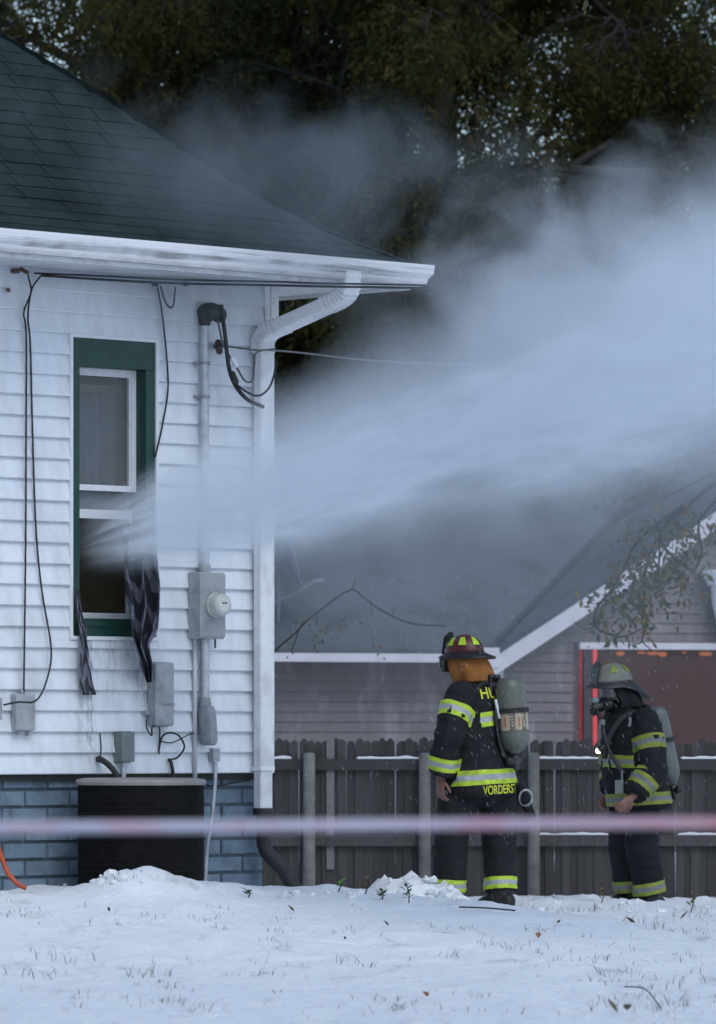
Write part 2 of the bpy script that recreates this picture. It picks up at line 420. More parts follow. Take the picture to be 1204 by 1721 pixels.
top = [H(-E0+e, E0-e, ZR+roof_h(e)-.012) for e in EE]                # hip line
L2 = [H(LEN+.35, E0-e, ZR+roof_h(e)-.012) for e in EE]
R2 = [H(-E0+e, -7.6, ZR+roof_h(e)-.012) for e in EE]
for i in range(len(EE)-1):
    mb.add([top[i],L2[i],L2[i+1],top[i+1]],[(0,1,2,3)]); mb.add([top[i],top[i+1],R2[i+1],R2[i]],[(0,1,2,3)])
mb.add([top[-1], L2[-1], H(LEN+.35,-7.6,ZR+roof_h(3.9)-.012), R2[-1]], [(0,1,2,3)])
mb.add([L2[0], H(LEN+.35,-7.6,ZR), H(LEN+.35,-7.6,ZR+roof_h(3.9)-.012), L2[-1]], [(0,1,2,3)])
mb.add([R2[0], H(LEN+.35,-7.6,ZR), H(LEN+.35,-7.6,ZR+roof_h(3.9)-.012), R2[-1]], [(0,1,2,3)])
def shingle_mat(name, a, b, cc):
    t = NT(name); p = geo_pos(t); inf = t.n('ObjectInfo').outputs['Random']
    c = t.mix(inf, a, b); c = t.mix(t.range(t.noise(p, 130, 3, .7), .4, .7), c, cc)
    c = t.mix(t.range(t.noise(p, 1.6, 4, .6), .5, .75), c, tuple(x*.55 for x in a))
    t.princ(c, .9, t.noise(p, 220, 2), .5, spec=.2, dist=.004); return t.mat
m_sh = shingle_mat('green_shingle', (.012,.026,.025), (.021,.038,.036), (.034,.05,.048))
roof = obj('roof', mb, m_sh, house)
SW, SE = .305, .135
me = MB(); g = .004
me.hexa([(-SW/2+g,-.012,.0),(SW/2-g,-.012,.0),(SW/2-g,SE+.03,-.004),(-SW/2+g,SE+.03,-.004),(-SW/2+g,-.012,.010),(SW/2-g,-.012,.010),(SW/2-g,SE+.03,.002),(-SW/2+g,SE+.03,.002)])
shm = me.mesh('shingle'); shm.materials.append(m_sh)
e = -.02; row = 0; cnt = 0
while e < 2.35:
    de = .03; sl = math.atan2(roof_h(max(0,e)+de+.05)-roof_h(max(0,e)), de+.05); 
    q0 = RP(0, max(e,0)); ev = SE*math.cos(sl)
    s = -E0+max(e,0)+SW*(.35 if row % 2 else .85) - SW/2 + .02
    lim = 4.4
    while s < lim and cnt < 292:
        if s - SW/2 > -E0 + e + .02 - SW*.4:
            A = -U*1; B = (RP(0,max(e,0)+.08)-RP(0,max(e,0))).normalized(); Nn = A.cross(B); Nn = Nn if Nn.z > 0 else -Nn
            A2 = B.cross(Nn)
            Mx = Matrix((( A2.x,B.x,Nn.x,0),(A2.y,B.y,Nn.y,0),(A2.z,B.z,Nn.z,0),(0,0,0,1)))
            hip = max(0.0, (-E0+e+.10) - (s-SW/2))
            sc = (SW-hip*1.0)/SW
            if sc > .25:
                put('shingle', shm, None, roof, Matrix.Translation(RP(s+hip*.5, max(e,0), .004+random.uniform(0,.004))) @ Mx @ Matrix.Rotation(random.uniform(-.008,.008),4,'Z') @ Matrix.Diagonal((sc,1,1,1))); cnt += 1
        s += SW
    e += ev; row += 1
for i in range(17):                                   # hip caps
    e = .02+i*.13; a = H(-E0+e, E0-e, ZR+roof_h(e)+.012); b = H(-E0+e+.16, E0-e-.16, ZR+roof_h(e+.16)+.018)
    dn = Vector((0,0,-.055)); mb = MB()
    mb.add([a, a+(-U*-.0)+N*.09+U*.0+dn*.75, a+U*.09+dn*.75, b, b+N*.09+dn*.75, b+U*.09+dn*.75, a-Vector((0,0,.075)), b-Vector((0,0,.075))],
           [(0,1,4,3),(0,3,5,2),(1,6,7,4),(6,2,5,7),(0,2,6,1),(3,4,7,5)])
    obj('hip_cap', mb, m_sh, roof)
# downspout with two elbows, straps
def rect_sweep(pts, w_, d_, mb, su=U, rib=None):
    rings = []
    for i, p_ in enumerate(pts):
        tdir = (pts[min(i+1,len(pts)-1)]-pts[max(i-1,0)]).normalized()
        b_ = tdir.cross(su).normalized()
        k_ = 1 + (rib*(1 if i % 2 else -1) if rib else 0)
        rings.append([p_+su*a1*w_/2*k_+b_*b1*d_/2*k_ for a1,b1 in ((-1,-.8),(-.8,-1),(.8,-1),(1,-.8),(1,.8),(.8,1),(-.8,1),(-1,.8))])
    mb.loft(rings)
DSS = HS(443)+.082; 
dz = lambda py: EYE+(HOR-py)/FPX*34.2
mb = MB(); dn_ = .052
rect_sweep([H(DSS, dn_+.03, .71), H(DSS, dn_+.03, dz(590))], .105, .072, mb)
down = obj('downspout', mb, M_['downspout'], house, bevel=.003)
g0 = H(-.33, OVER+.06, ZG-.11)                        # outlet in the gutter bottom
E1 = spline([H(DSS, dn_+.03, dz(594)), H(DSS, dn_+.03, dz(574)), WP(455,556,.12), WP(477,546,.21)], 7)
E2 = spline([WP(548,514,.52), WP(572,502,.60), WP(585,486,.655), WP(587,455,.665)], 7)
su2 = U
for nm, pts, rb in (('elbow', E1, .035), ('downspout_offset', [E1[-1], E2[0]], None), ('elbow', E2, .035)):
    mb = MB(); rect_sweep(pts,   .132 if rb else .122, .098 if rb else .09, mb, su2, rb); obj(nm, mb, M_['downspout'], down)
for zq in (dz(583), .99):
    mb = MB(); hbox(mb, DSS-.06, DSS+.06, .04, .124, zq-.012, zq+.012); obj('strap', mb, M_['cable2'] if zq > 2 else M_['trim'], down)
mb = MB(); hbox(mb, -.05, .015, .01, .032, dz(560), Z_SOF-.002); obj('frieze_strip', mb, M_['trim'], house)
# window
win = None
mb = MB(); w_ = .022
for s0,s1,z0,z1 in ((WS0,WS1,WZ1-w_,WZ1),(WS0,WS1,WZ0,WZ0+w_),(WS0,WS0+w_,WZ0+w_,WZ1-w_),(WS1-w_,WS1,WZ0+w_,WZ1-w_)):
    hbox(mb, s0, s1, -.003, .03, z0, z1)
win = obj('window', mb, M_['sash'], house)
i0, i1, j0, j1 = WS0+w_, WS1-w_, WZ0+w_, WZ1-w_
cw = .075; ct = .17; cb = .105; RD = -.10
mb = MB()
hbox(mb, i0, i1, -.01, .018, j1-ct, j1-.001); hbox(mb, i0, i1, -.01, .018, j0+.001, j0+cb)
hbox(mb, i0+.001, i0+cw, -.01, .018, j0+cb, j1-ct); hbox(mb, i1-cw*.85, i1-.001, -.01, .018, j0+cb, j1-ct)
obj('casing', mb, M_['green'], win, bevel=.003)
o0, o1, p0, p1 = i0+cw, i1-cw*.85, j0+cb, j1-ct        # clear opening
mb = MB()
hbox(mb, o0-.03, o0-.001, RD-.05, -.011, p0, p1); hbox(mb, o1+.001, o1+.03, RD-.05, -.011, p0, p1); hbox(mb, o0-.03, o1+.03, RD-.05, -.011, p1+.001, p1+.03)
obj('jamb', mb, M_['green'], win)
mb = MB(); mb.hexa([H(o0-.03,RD-.05,p0-.03),H(o1+.03,RD-.05,p0-.03),H(o1+.03,.03,p0-.045),H(o0-.03,.03,p0-.045),H(o0-.03,RD-.05,p0+.005),H(o1+.03,RD-.05,p0+.005),H(o1+.03,.03,p0-.015),H(o0-.03,.03,p0-.015)])
obj('sill', mb, M_['green'], win)
mid = HZ(825, HS(175), RD); ms2 = HZ(856, HS(175), RD)
def sash(z0, z1, dd, name, sw=.036, bot=None):
    mb = MB(); bot = bot or sw
    for a in ((o0,o1,z1-sw,z1),(o0,o1,z0,z0+bot),(o0,o0+sw,z0+bot,z1-sw),(o1-sw,o1,z0+bot,z1-sw)):
        hbox(mb, a[0], a[1], dd-.03, dd, a[2], a[3])
    for a in ((o0+sw,o1-sw,z1-sw-.010,z1-sw),(o0+sw,o0+sw+.010,z0+bot,z1-sw-.01),(o1-sw-.010,o1-sw,z0+bot,z1-sw-.01)):
        hbox(mb, a[0], a[1], dd-.035, dd-.012, a[2], a[3])
    return obj(name, mb, M_['sash'], win, bevel=.002)
us = sash(mid, p1, RD+.03, 'sash')
t = NT('window_glass'); gl = t.princ((.9,.93,.95), .03); gl.inputs['Transmission Weight'].default_value = .93; gl.inputs['IOR'].default_value = 1.14
t.mat.use_nodes = True; M_['glass'] = t.mat
mb = MB(); hbox(mb, o0+.03, o1-.03, RD+.012, RD+.016, mid+.03, p1-.03); obj('pane', mb, M_['glass'], win)
mb = MB(); hbox(mb, o0, o1, RD-.035, RD-.005, ms2-.055, ms2+.0); hbox(mb, o0, o0+.03, RD-.035, RD-.005, p0+.03, ms2-.055); hbox(mb, o1-.03, o1, RD-.035, RD-.005, p0+.03, ms2-.055)
hbox(mb, o0, o1, RD-.035, RD+.0, p0+.006, p0+.04); obj('lower_frame', mb, M_['sash'], win)
mb = MB(); hbox(mb, o0, o1, RD-.03, RD-.02, ms2+.001, mid-.001); obj('storm_track', mb, simple('storm_panel', (.2,.21,.24), .5), win)
mb = MB(); mb.grid(lambda a,b: H(o0-.02+a*(o1-o0+.04), RD-.16+.02*math.sin(a*26), ms2-.02+b*(p1-.07-ms2)), 40, 2); obj('net_curtain', mb, M_['curtain_in'], win, smooth=True)
mb = MB(); hbox(mb, o0-.02, o1+.02, RD-.13, RD-.11, p1-.135, p1-.09); obj('blind_rail', mb, simple('olive_rail', (.09,.11,.075), .7), win)

# ------------------------------------------------------------------ things on the house wall
def hcyl(mb, s, d, z0, z1, r, seg=12): mb.tube([H(s,d,z0),H(s,d,z1)], r, seg)
def wallthing(name, s, z, label, cat, group=None, d=0): return thing(name, H(s,d,z), label, cat, group)
SM = HS(345)+.06
mz0, mz1 = HZ(1074, SM, .1), HZ(962, SM, .1)
mt = wallthing('electric_meter', SM, mz0, 'grey electric meter box with round glass dial on a steel conduit', 'meter')
mb = MB(); hbox(mb, SM-.105, SM+.105, .017, .125, mz0, mz1); obj('meter_box', mb, M_['greybox'], mt, bevel=.006)
mb = MB(); hbox(mb, SM-.108, SM+.108, .1255, .132, mz0+.012, mz1-.012); obj('cover', mb, M_['greybox'], mt, bevel=.003)
Mm = Matrix.Translation(H(SM-.012, .132, HZ(1017, SM, .15))) @ N.to_track_quat('Z','Y').to_matrix().to_4x4()
mb = MB(); mb.lathe([(.076,0),(.078,.02),(.070,.022),(.070,.07),(.062,.085),(.05,.09)], 24, Mm); dial = obj('dial', mb, simple('meter_dome', (.5,.52,.5), .2, .1, 10), mt, smooth=True, angle=40)
mb = MB(); mb.lathe([(.045,.0905),(.043,.093)], 20, Mm); obj('dial_face', mb, simple('dial_face', (.62,.63,.6), .5), dial)
mb = MB(); q = Mm @ Vector((0,0,.094)); 
for a in (-.012,.012): mb.tube([Mm @ Vector((a-.008,.012,.0945)), Mm @ Vector((a+.008,.012,.0945))], .004, 4)
obj('dial_marks', mb, M_['cable'], dial)
mb = MB(); mb.capsule([H(SM-.05,.1,mz0-.005),H(SM-.05,.1,mz0-.05)], .006, 6); obj('seal', mb, M_['cable'], mt)
# mast and weatherhead
zc_top = HZ(535, SM, .07)
ms = wallthing('service_mast', SM, mz1, 'galvanised service mast pipe with a black weatherhead above the meter', 'mast')
mb = MB(); hcyl(mb, SM, .06, mz1+.001, zc_top, .028, 14); obj('pipe', mb, M_['galv'], ms, smooth=True, angle=50)
mb = MB(); hcyl(mb, SM, .06, mz1+.0, mz1+.05, .036, 12); obj('hub', mb, M_['greybox'], ms, smooth=True, angle=50)
for py in (610, 667):
    zq = HZ(py, SM, .06); mb = MB(); hcyl(mb, SM, .06, zq-.01, zq+.01, .033, 12); hbox(mb, SM+.03, SM+.06, .017, .05, zq-.008, zq+.008); obj('strap', mb, M_['fitting'], ms)
wh = HZ(536, SM, .07); mb = MB()
Mw = Matrix((-U, N, Vector((0,0,1)))).transposed()
mb.capsule([H(SM,.06,wh-.015), H(SM,.06,wh+.03)], .04, 12); mb.ellipsoid(H(SM-.02,.085,wh+.045), (.075,.085,.058), Mw, 16, 10); mb.ellipsoid(H(SM-.055,.13,wh+.025), (.05,.05,.05), Mw, 12, 8)
wme = None
obj('weatherhead', mb, simple('weatherhead_grey', (.035,.037,.04), .6), ms, smooth=True)
# service drop wires
def wire(name, pts, r, mat, label, cat='cable', group=None, n=8, seg=6):
    mb = MB(); q = spline(pts, n); mb.tube(q, r, seg); return rootmesh(name, mb, mat, pts[0], label, cat, group, smooth=True)
def W(px, py, d): return H(HS(px)+d*1.0, d, HZ(py, HS(px)+d, d))      # pixel -> point d in front of the wall (approximately)
wire('service_wire', [WP(372,512,.17), WP(378,560,.2), WP(388,630,.2), WP(412,668,.2), WP(443,684,.22)], .013, M_['cable'], 'thick black wire drooping from the weatherhead to the downspout')
wire('service_wire', [WP(366,538,.16), WP(376,580,.19), WP(395,612,.2), WP(412,640,.2), WP(425,638,.2), WP(428,612,.2), WP(432,592,.22), WP(462,586,.24)], .0065, M_['cable2'], 'thin grey wire with a pale clamp looping below the weatherhead')
wire('service_wire', [WP(385,625,.21), WP(400,648,.22), WP(430,665,.23), WP(450,655,.24), WP(461,630,.25), WP(464,604,.26)], .0075, M_['cable'], 'thin black wire curling round the downspout below the elbow')
mb = MB(); mb.capsule([WP(391,602,.215),WP(397,614,.215)], .015, 8); rootmesh('wire_clamp', mb, M_['sash'], WP(391,602,.215), 'small white clamp on the wires under the weatherhead', 'clamp', smooth=True)
mb = MB(); mb.capsule([WP(391,628,.225),WP(397,642,.225)], .018, 8); rootmesh('wire_sleeve', mb, M_['rubber'], WP(391,628,.22), 'black sleeve joining two wires beside the mast', 'sleeve', smooth=True)
mb = MB(); mb.capsule([WP(364,582,.03),WP(372,580,.13)], .02, 8); mb.capsule([WP(367,576,.1),WP(369,590,.1)], .022, 8)
rootmesh('porcelain_insulator', mb, simple('porcelain_brown', (.06,.04,.035), .4), WP(364,582,.03), 'dark insulator knob beside the mast pipe', 'insulator', smooth=True)
far1 = Vector((24, 40, 5.2))
wire('overhead_line', [WP(374,581,.14), WP(430,588,.35), WP(462,589,.6), Vector((1.2,34.9,3.55)), Vector((6,36,3.9)), far1], .006, M_['cable2'], 'thin overhead line running from the insulator knob out past the downspout', group=None)
for i, (y0, y1, y2, r) in enumerate(((459,468,479,.006),(463,474,484,.0075))):
    pts = [WP(58+i*14,y0,.06), WP(180,y1-4,.07), WP(300,y1+2,.10), WP(450,y1+5,.45), WP(600,y2-2,.95), P(1000,y2+2,33.1), P(1800,y2-8,33), P(2600, y2-60, 33)]
    wire('overhead_line', pts, r, M_['cable'], ('upper' if i == 0 else 'lower') + ' of two black overhead lines stretched under the gutter', group=None)
mb = MB()
mb.capsule([WP(22,455,.02),WP(30,455,.05)], .016, 8); mb.capsule([WP(36,452,.03),WP(46,458,.07)], .013, 8)
rootmesh('porcelain_insulator', mb, simple('rusty_bracket', (.11,.075,.06), .7), WP(22,455,.02), 'rusty wire bracket below the gutter at the photo edge', 'insulator', smooth=True)
mb = MB(); mb.capsule([WP(14,487,.015),WP(15,488,.045)], .012, 8); rootmesh('wall_bolt', mb, simple('rust', (.16,.10,.08), .8), WP(14,487,.015), 'small rusty bolt in the siding under the wire bracket', 'bolt', smooth=True)
wire('phone_cable', [WP(47,462,.06), WP(52,490,.05), WP(40,525,.05), WP(44,560,.04), WP(44,700,.035), WP(43,930,.035), WP(40,1165,.05)], .0055, M_['cable'], 'straight black cable down the siding to the grey box')
wire('phone_cable', [WP(70,462,.06), WP(54,485,.06), WP(47,530,.055), WP(51,580,.04), WP(54,700,.035), WP(60,880,.035), WP(70,990,.04), WP(86,1090,.05), WP(78,1145,.07), WP(60,1178,.10), WP(30,1180,.12), WP(6,1185,.10)], .006, M_['cable'], 'long black cable bowing out and looping across the grey box')
wire('phone_cable', [WP(264,478,.05), WP(273,530,.04), WP(281,610,.04), WP(282,660,.035), WP(272,720,.035), WP(261,768,.035)], .0055, M_['cable'], 'black cable dangling beside the top of the window')
wire('phone_cable', [WP(270,480,.06), WP(277,505,.07), WP(286,517,.07), WP(292,510,.07), WP(295,482,.06)], .006, M_['cable'], 'short black loop of cable under the overhead lines')
for px, py, lb in ((258,478,'small black cable clip above the window corner'), (309,477,'small black cable clip by the short cable loop')):
    mb = MB(); mb.capsule([WP(px,py,.017),WP(px+6,py,.06)], .012, 6); rootmesh('cable_clip', mb, M_['rubber'], WP(px,py,.017), lb, 'clip', smooth=True)
# lower conduit, LB fitting, grey side conduit, outlet
l1 = wallthing('conduit_fitting', SM, HZ(1253,SM,.08), 'grey conduit elbow fitting hanging under the meter pipe', 'fitting')
mb = MB(); hcyl(mb, SM+.0, .06, HZ(1176,SM,.06), mz0-.001, .028, 14); obj('pipe', mb, M_['galv'], l1, smooth=True, angle=50)
mb = MB(); hcyl(mb, SM, .06, HZ(1190,SM,.06), HZ(1172,SM,.06), .036, 12); hcyl(mb, SM, .06, HZ(1185,SM,.06), HZ(1180,SM,.06), .040, 12); obj('collar', mb, M_['fitting'], l1, smooth=True, angle=40)
mb = MB(); zt, zb = HZ(1186,SM,.06), HZ(1253,SM,.08)
rings = []
for q in (0,.04,.15,.5,.85,.96,1):
    z_ = zt+(zb-zt)*q; f = {0:.55,.04:.8,.15:1,.5:1,.85:1,.96:.85,1:.6}[q]
    rings.append([H(SM+a*.045*f, .075+b*.055*f+.02*q, z_) for a,b in ((-1,-.6),(-.6,-1),(.6,-1),(1,-.6),(1,.6),(.6,1),(-.6,1),(-1,.6))])
mb.loft(rings); obj('fitting_body', mb, M_['fitting'], l1, smooth=True, angle=40)
S2 = HS(328)+.035
mb = MB(); hcyl(mb, S2, .035, HZ(1312,S2,.04), mz0+.1, .014, 10); rootmesh('plastic_conduit', mb, simple('pvc_conduit', (.5,.5,.52), .5), H(S2,.035,HZ(1312,S2,.04)), 'thin pale conduit running down the wall beside the conduit fitting', 'conduit', smooth=True)
S3 = HS(362)+.045
mb = MB(); hbox(mb, S3-.028, S3+.028, .017, .06, HZ(1280,S3,.04), HZ(1258,S3,.04)); b3 = rootmesh('outlet_box', mb, M_['greybox'], H(S3,0,HZ(1280,S3,.04)), 'little grey outlet box near the bottom of the siding', 'box')
wire('ground_conduit', [H(S3,.045,HZ(1281,S3,.04)), H(S3,.045,HZ(1310,S3,.04)), H(S3+.03,.05,.72), H(S3+.045,.02,.5), H(S3+.05,0,.2)], .014, M_['galv'], 'grey conduit running from the outlet box down the blue foundation', 'conduit')
def gbox(px0, px1, py0, py1, dep, name, label, mat, bev=.012, parts=True):
    s1_, s0_ = HS(px0), HS(px1); sm = (s0_+s1_)/2
    # the projecting box shows its side to the left: narrow the front accordingly
    wfull = (s1_-s0_) - dep*.999; s_c0 = s0_ + dep*.98
    th = wallthing(name, sm, HZ(py1, sm, dep), label, 'utility box')
    z0, z1 = HZ(py1, sm, dep), HZ(py0, sm, dep)
    mb = MB(); hbox(mb, s_c0, s_c0+wfull, .017, dep*.72, z0, z1); obj('box_body', mb, mat, th, bevel=bev)
    mb = MB(); hbox(mb, s_c0-.004, s_c0+wfull+.004, dep*.722, dep, z0+.006, z1-.002); c_ = obj('lid', mb, mat, th, bevel=bev)
    return th, s_c0, s_c0+wfull, z0, z1, dep
th, a, b, z0, z1, dp = gbox(243, 294, 1113, 1222, .105, 'telephone_box', 'tall grey telephone box below the right curtain', M_['greybox'], .014)
mb = MB(); hbox(mb, a+.0, b-.02, dp+.0005, dp+.004, (z0*.42+z1*.58)-.09, (z0*.42+z1*.58)-.084); hbox(mb, a+.0, b-.06, dp+.0005, dp+.004, (z0*.42+z1*.58)-.1, (z0*.42+z1*.58)-.094); obj('hinge_line', mb, M_['fitting'], th)
mb = MB(); hbox(mb, b-.0, b+.03, .02, .05, z0+.07, z0+.1); obj('latch', mb, M_['greybox'], th)
th, a, b, z0, z1, dp = gbox(14, 61, 1166, 1230, .075, 'junction_box', 'square grey junction box low on the siding left of the window', M_['greybox'], .012)
mb = MB()
for f, hh in ((.25,.012),(.75,.008)): mb.capsule([H(a+(b-a)*f,.04,z0+.002),H(a+(b-a)*f,.04,z0-hh)], .014, 8)
mb.capsule([H(a-.004,.04,z0+.09),H(a-.02,.04,z0+.09)], .007, 6); mb.capsule([H(b-.07,.04,z1-.002),H(b-.07,.04,z1+.012)], .014, 8); obj('gland', mb, M_['fitting'], th, smooth=True)
gbox(-22, 5, 1172, 1212, .06, 'junction_box', 'small grey junction box cut by the photo edge', M_['greybox'])
th, a, b, z0, z1, dp = gbox(188, 227, 1229, 1282, .095, 'disconnect_box', 'dark grey disconnect box just above the air conditioner', M_['greenbox'], .003)
mb = MB(); mb.capsule([H((a+b)/2,.05,z0),H((a+b)/2,.05,z0-.12)], .016, 8); mb.capsule([H(a-.003,.07,z0+.03),H(a-.02,.07,z0+.03)], .008, 6); obj('conduit_stub', mb, M_['galv'], th, smooth=True)
wire('refrigerant_line', [WP(165,1276,.015), WP(172,1278,.08), WP(185,1288,.12), WP(196,1303,.16), WP(200,1320,.2)], .02, M_['rubber'], 'thick black insulated line going from wall to air conditioner', 'pipe')
wire('thin_cable', [WP(168,1232,.02), WP(170,1255,.03), WP(168,1276,.03)], .004, M_['cable'], 'short thin cable above the black insulated line')
wire('thin_cable', [WP(246,1210,.05), WP(247,1225,.07), WP(255,1236,.07), WP(256,1222,.08), WP(268,1222,.05), WP(267,1268,.03)], .005, M_['cable'], 'thin black cable hanging from the bottom of the telephone box')
wire('thin_cable', [WP(267,1262,.03), WP(272,1240,.05), WP(283,1232,.07), WP(300,1236,.08), WP(310,1255,.07), WP(300,1272,.05), WP(288,1277,.03)], .006, M_['cable'], 'black cable making a round loop right of the telephone box')
wire('thin_cable', [WP(270,1246,.03), WP(290,1248,.03), WP(320,1234,.04), WP(336,1232,.04)], .0035, M_['cable'], 'hair thin cable crossing from the loop to the conduit fitting')
wire('thin_cable', [WP(283,1277,.0), WP(287,1280,.04), WP(291,1300,.05), WP(292,1320,.05)], .011, M_['rubber'], 'short black cable dropping from a grommet behind the air conditioner')
wire('thin_cable', [WP(340,1316,.0), WP(360,1322,.02), WP(390,1316,.02), WP(420,1312,.02)], .006, M_['cable'], 'dark cable sagging across the top of the blue foundation')
# curtains blown out of the window
t = NT('chevron_cloth'); uv = t.n('UVMap').outputs[0]; sx, sy, _ = t.sep(t.vmath('ADD', uv, t.vmath('SCALE', t.vmath('SUBTRACT', t.noise(uv, 3.2, 2, out=1), (.5,.5,.5)), .30)))
zg = t.math('ABSOLUTE', t.math('SUBTRACT', t.math('FRACT', t.math('MULTIPLY', sx, 1.6)), .5))
st = t.math('FRACT', t.math('ADD', t.math('MULTIPLY', sy, 4.0), t.math('MULTIPLY', zg, 1.5)))
c = t.mix(t.math('GREATER_THAN', st, .56), (.022,.023,.035), (.30,.30,.38)); c = t.mix(t.noise(geo_pos(t), 40, 3), c, (.05,.05,.06))
t.princ(c, .9, t.noise(geo_pos(t), 60, 2), .2, dist=.004); m_cur = t.mat
def cloth(name, path, label, waves=2.6, amp=.05):
    """path: (left px, right px, py, distance from wall)"""
    nu, nv = 26, 44; ks = [q[2] for q in path]
    lx = lambda v: np.interp(v, ks, [q[0] for q in path]); rx = lambda v: np.interp(v, ks, [q[1] for q in path]); dx = lambda v: np.interp(v, ks, [q[3] for q in path])
    vs, uvs = [], []
    for j in range(nv+1):
        py = ks[0]+(ks[-1]-ks[0])*j/nv
        for i in range(nu+1):
            u = i/nu; a_ = 2*math.pi*u*waves + 3*noise.noise((0,j*.08,1)); px = lx(py)+(rx(py)-lx(py))*(u+.06*math.sin(a_+1)) + 2.0*noise.noise((u*3, j*.16, 4))
            d = dx(py) + amp*math.sin(a_)*(.5+.5*min(1,(rx(py)-lx(py))/30)) + .012*noise.noise((u*4, j*.2, 7))
            vs.append(WP(px, py, max(.03, d))); uvs.append((u, j/nv))
    mb = MB(); mb.add(vs, [(j*(nu+1)+i, j*(nu+1)+i+1, (j+1)*(nu+1)+i+1, (j+1)*(nu+1)+i) for j in range(nv) for i in range(nu)])
    o = rootmesh(name, mb, m_cur, vs[0], label, 'curtain', None, smooth=True)
    lay = o.data.uv_layers.new(name='UVMap')
    for lp in o.data.loops: lay.data[lp.index].uv = uvs[lp.vertex_index]
    md = o.modifiers.new('thick', 'SOLIDIFY'); md.thickness = .003
    return o
cloth('curtain', [(205,258,880,.06),(205,266,920,.12),(208,272,985,.16),(214,272,1020,.16),(219,266,1060,.15),(226,250,1084,.14),(232,254,1102,.14),(236,258,1118,.13),(241,256,1132,.12),(247,254,1147,.12)], 'wide dark chevron curtain blown out of the window and twisted to a tip')
cloth('curtain', [(127,130,990,.05),(129,137,1030,.05),(133,145,1060,.06),(134,150,1110,.06),(134,155,1150,.06),(138,160,1168,.06)], 'narrow dark curtain strip hanging over the left of the sill', 1.2, .014)

# ------------------------------------------------------------------ air conditioner, hoses, drain pipe
acc = H(HS(237)+.44, .44, 0); 
for _ in range(8): acc.x += ((237-602)/FPX*acc.y - acc.x)
acz0 = gh(acc.x, acc.y, False)-.05; acz1 = EYE + (HOR-1311)/FPX*acc.y
ac = thing('air_conditioner', (acc.x, acc.y, acz0), 'dark air conditioner unit with a pale flat lid standing against the foundation', 'air conditioner')
def rsq(w_, r, seg=6):                                # rounded square outline in the house frame
    out = []
    for q in range(4):
        cx, cy_ = ((1,1),(-1,1),(-1,-1),(1,-1))[q]
        for k in range(seg+1):
            a_ = math.pi/2*(q + k/seg); out.append((cx*(w_/2-r)+r*math.cos(a_), cy_*(w_/2-r)+r*math.sin(a_)))
    return out
def acring(w_, r, z_): return [acc*1.0 - U*x + N*y + Vector((0,0,z_-acc.z)) for x,y in rsq(w_, r)]
AW = .68; AR = .25
mb = MB(); mb.loft([acring(AW, AR, acz0), acring(AW, AR, acz1-.02)]); obj('coil', mb, M_['acdark'], ac, smooth=True, angle=50)
mb = MB(); mb.loft([acring(AW+.02,AR+.01,acz1-.03), acring(AW+.03,AR+.015,acz1-.012), acring(AW+.01,AR,acz1+.004), acring(AW-.1,AR-.05,acz1+.012)]); lid = obj('lid', mb, M_['aclid'], ac, smooth=True, angle=30)
mb = MB()
for k in range(17):
    zq = acz0+.06+k*(acz1-acz0-.1)/16; rg = acring(AW+.012,AR+.006,zq); mb.tube(rg+[rg[0]], .0014, 4)
obj('guard_wire', mb, simple('guard_wire', (.014,.014,.015), .7, spec=.2), ac)
lz = gh(H(HS(20),.3,0).x, H(HS(20),.3,0).y)
wire('orange_hose', [WP(-30,1395,.25), WP(-6,1420,.28), WP(4,1445,.3), WP(14,1468,.33), WP(30,1486,.38), WP(44,1493,.42)], .016, M_['hose'], 'orange hose dropping to the snow at the photo edge', 'hose')
wire('red_hose', [WP(318,1490,.5), WP(335,1495,.5), WP(355,1500,.45), WP(378,1503,.4), WP(392,1506,.35)], .02, M_['hosered'], 'dark red hose lying at the foot of the blue foundation', 'hose')
dr = thing('drain_hose', H(DSS,.08,.3), 'black corrugated drain hose curving from the downspout onto the snow', 'drain hose')
q = spline([H(DSS,.082,.735), H(DSS,.084,.6), H(DSS-.01,.1,.48), H(DSS-.06,.19,.37), H(DSS-.10,.27,.24), H(DSS-.16,.33,.14), H(DSS-.26,.36,.10)], 10)
mb = MB(); n_ = len(q); mb.tube(q, [(.052 if i%2 else .045)*(1-.18*i/n_) for i in range(n_)], 14); obj('corrugated_pipe', mb, M_['rubber'], dr, smooth=True)
mb = MB(); mb.tube([H(DSS,.082,.70), H(DSS,.082,.745)], .064, 12); obj('collar', mb, M_['rubber'], dr, smooth=True, angle=40)
#==STAGE2==

# ------------------------------------------------------------------ neighbour's house
TH = R(20); UN = Vector((math.cos(TH), math.sin(TH), 0)); NN = Vector((math.sin(TH), -math.cos(TH), 0))
NC = P(820, 1235, 62); NC.z = 0
def Q(s, d, z): return NC + UN*s + NN*d + Vector((0,0,z))
def qbox(mb, s0, s1, d0, d1, z0, z1):
    mb.hexa([Q(s0,d0,z0),Q(s1,d0,z0),Q(s1,d1,z0),Q(s0,d1,z0),Q(s0,d0,z1),Q(s1,d0,z1),Q(s1,d1,z1),Q(s0,d1,z1)])
NE = EYE + (HOR-1108)/FPX*62; PIT = .615; GAB = 5.2; NB = -.35
nb = thing('neighbour_house', Q(0,0,-.1), 'tan sided neighbouring house with a grey roof beyond the wooden fence', 'house')
m_tan = siding_mat('tan_siding', (.158,.138,.15))
m_ntrim = simple('neighbour_trim', (.56,.54,.59), .6, .08, 6)
m_groof = shingle_mat('grey_shingle', (.085,.10,.115), (.09,.105,.12), (.12,.135,.15))
WL, WR2, WT = 1.02, 3.6, EYE+(HOR-1092)/FPX*62.4       # picture window
mb = MB()
qbox(mb, -9, -.002, -4, -.02, -.5, NE); qbox(mb, 0, 2*GAB, -4, -.02+.3, -.5, NE)
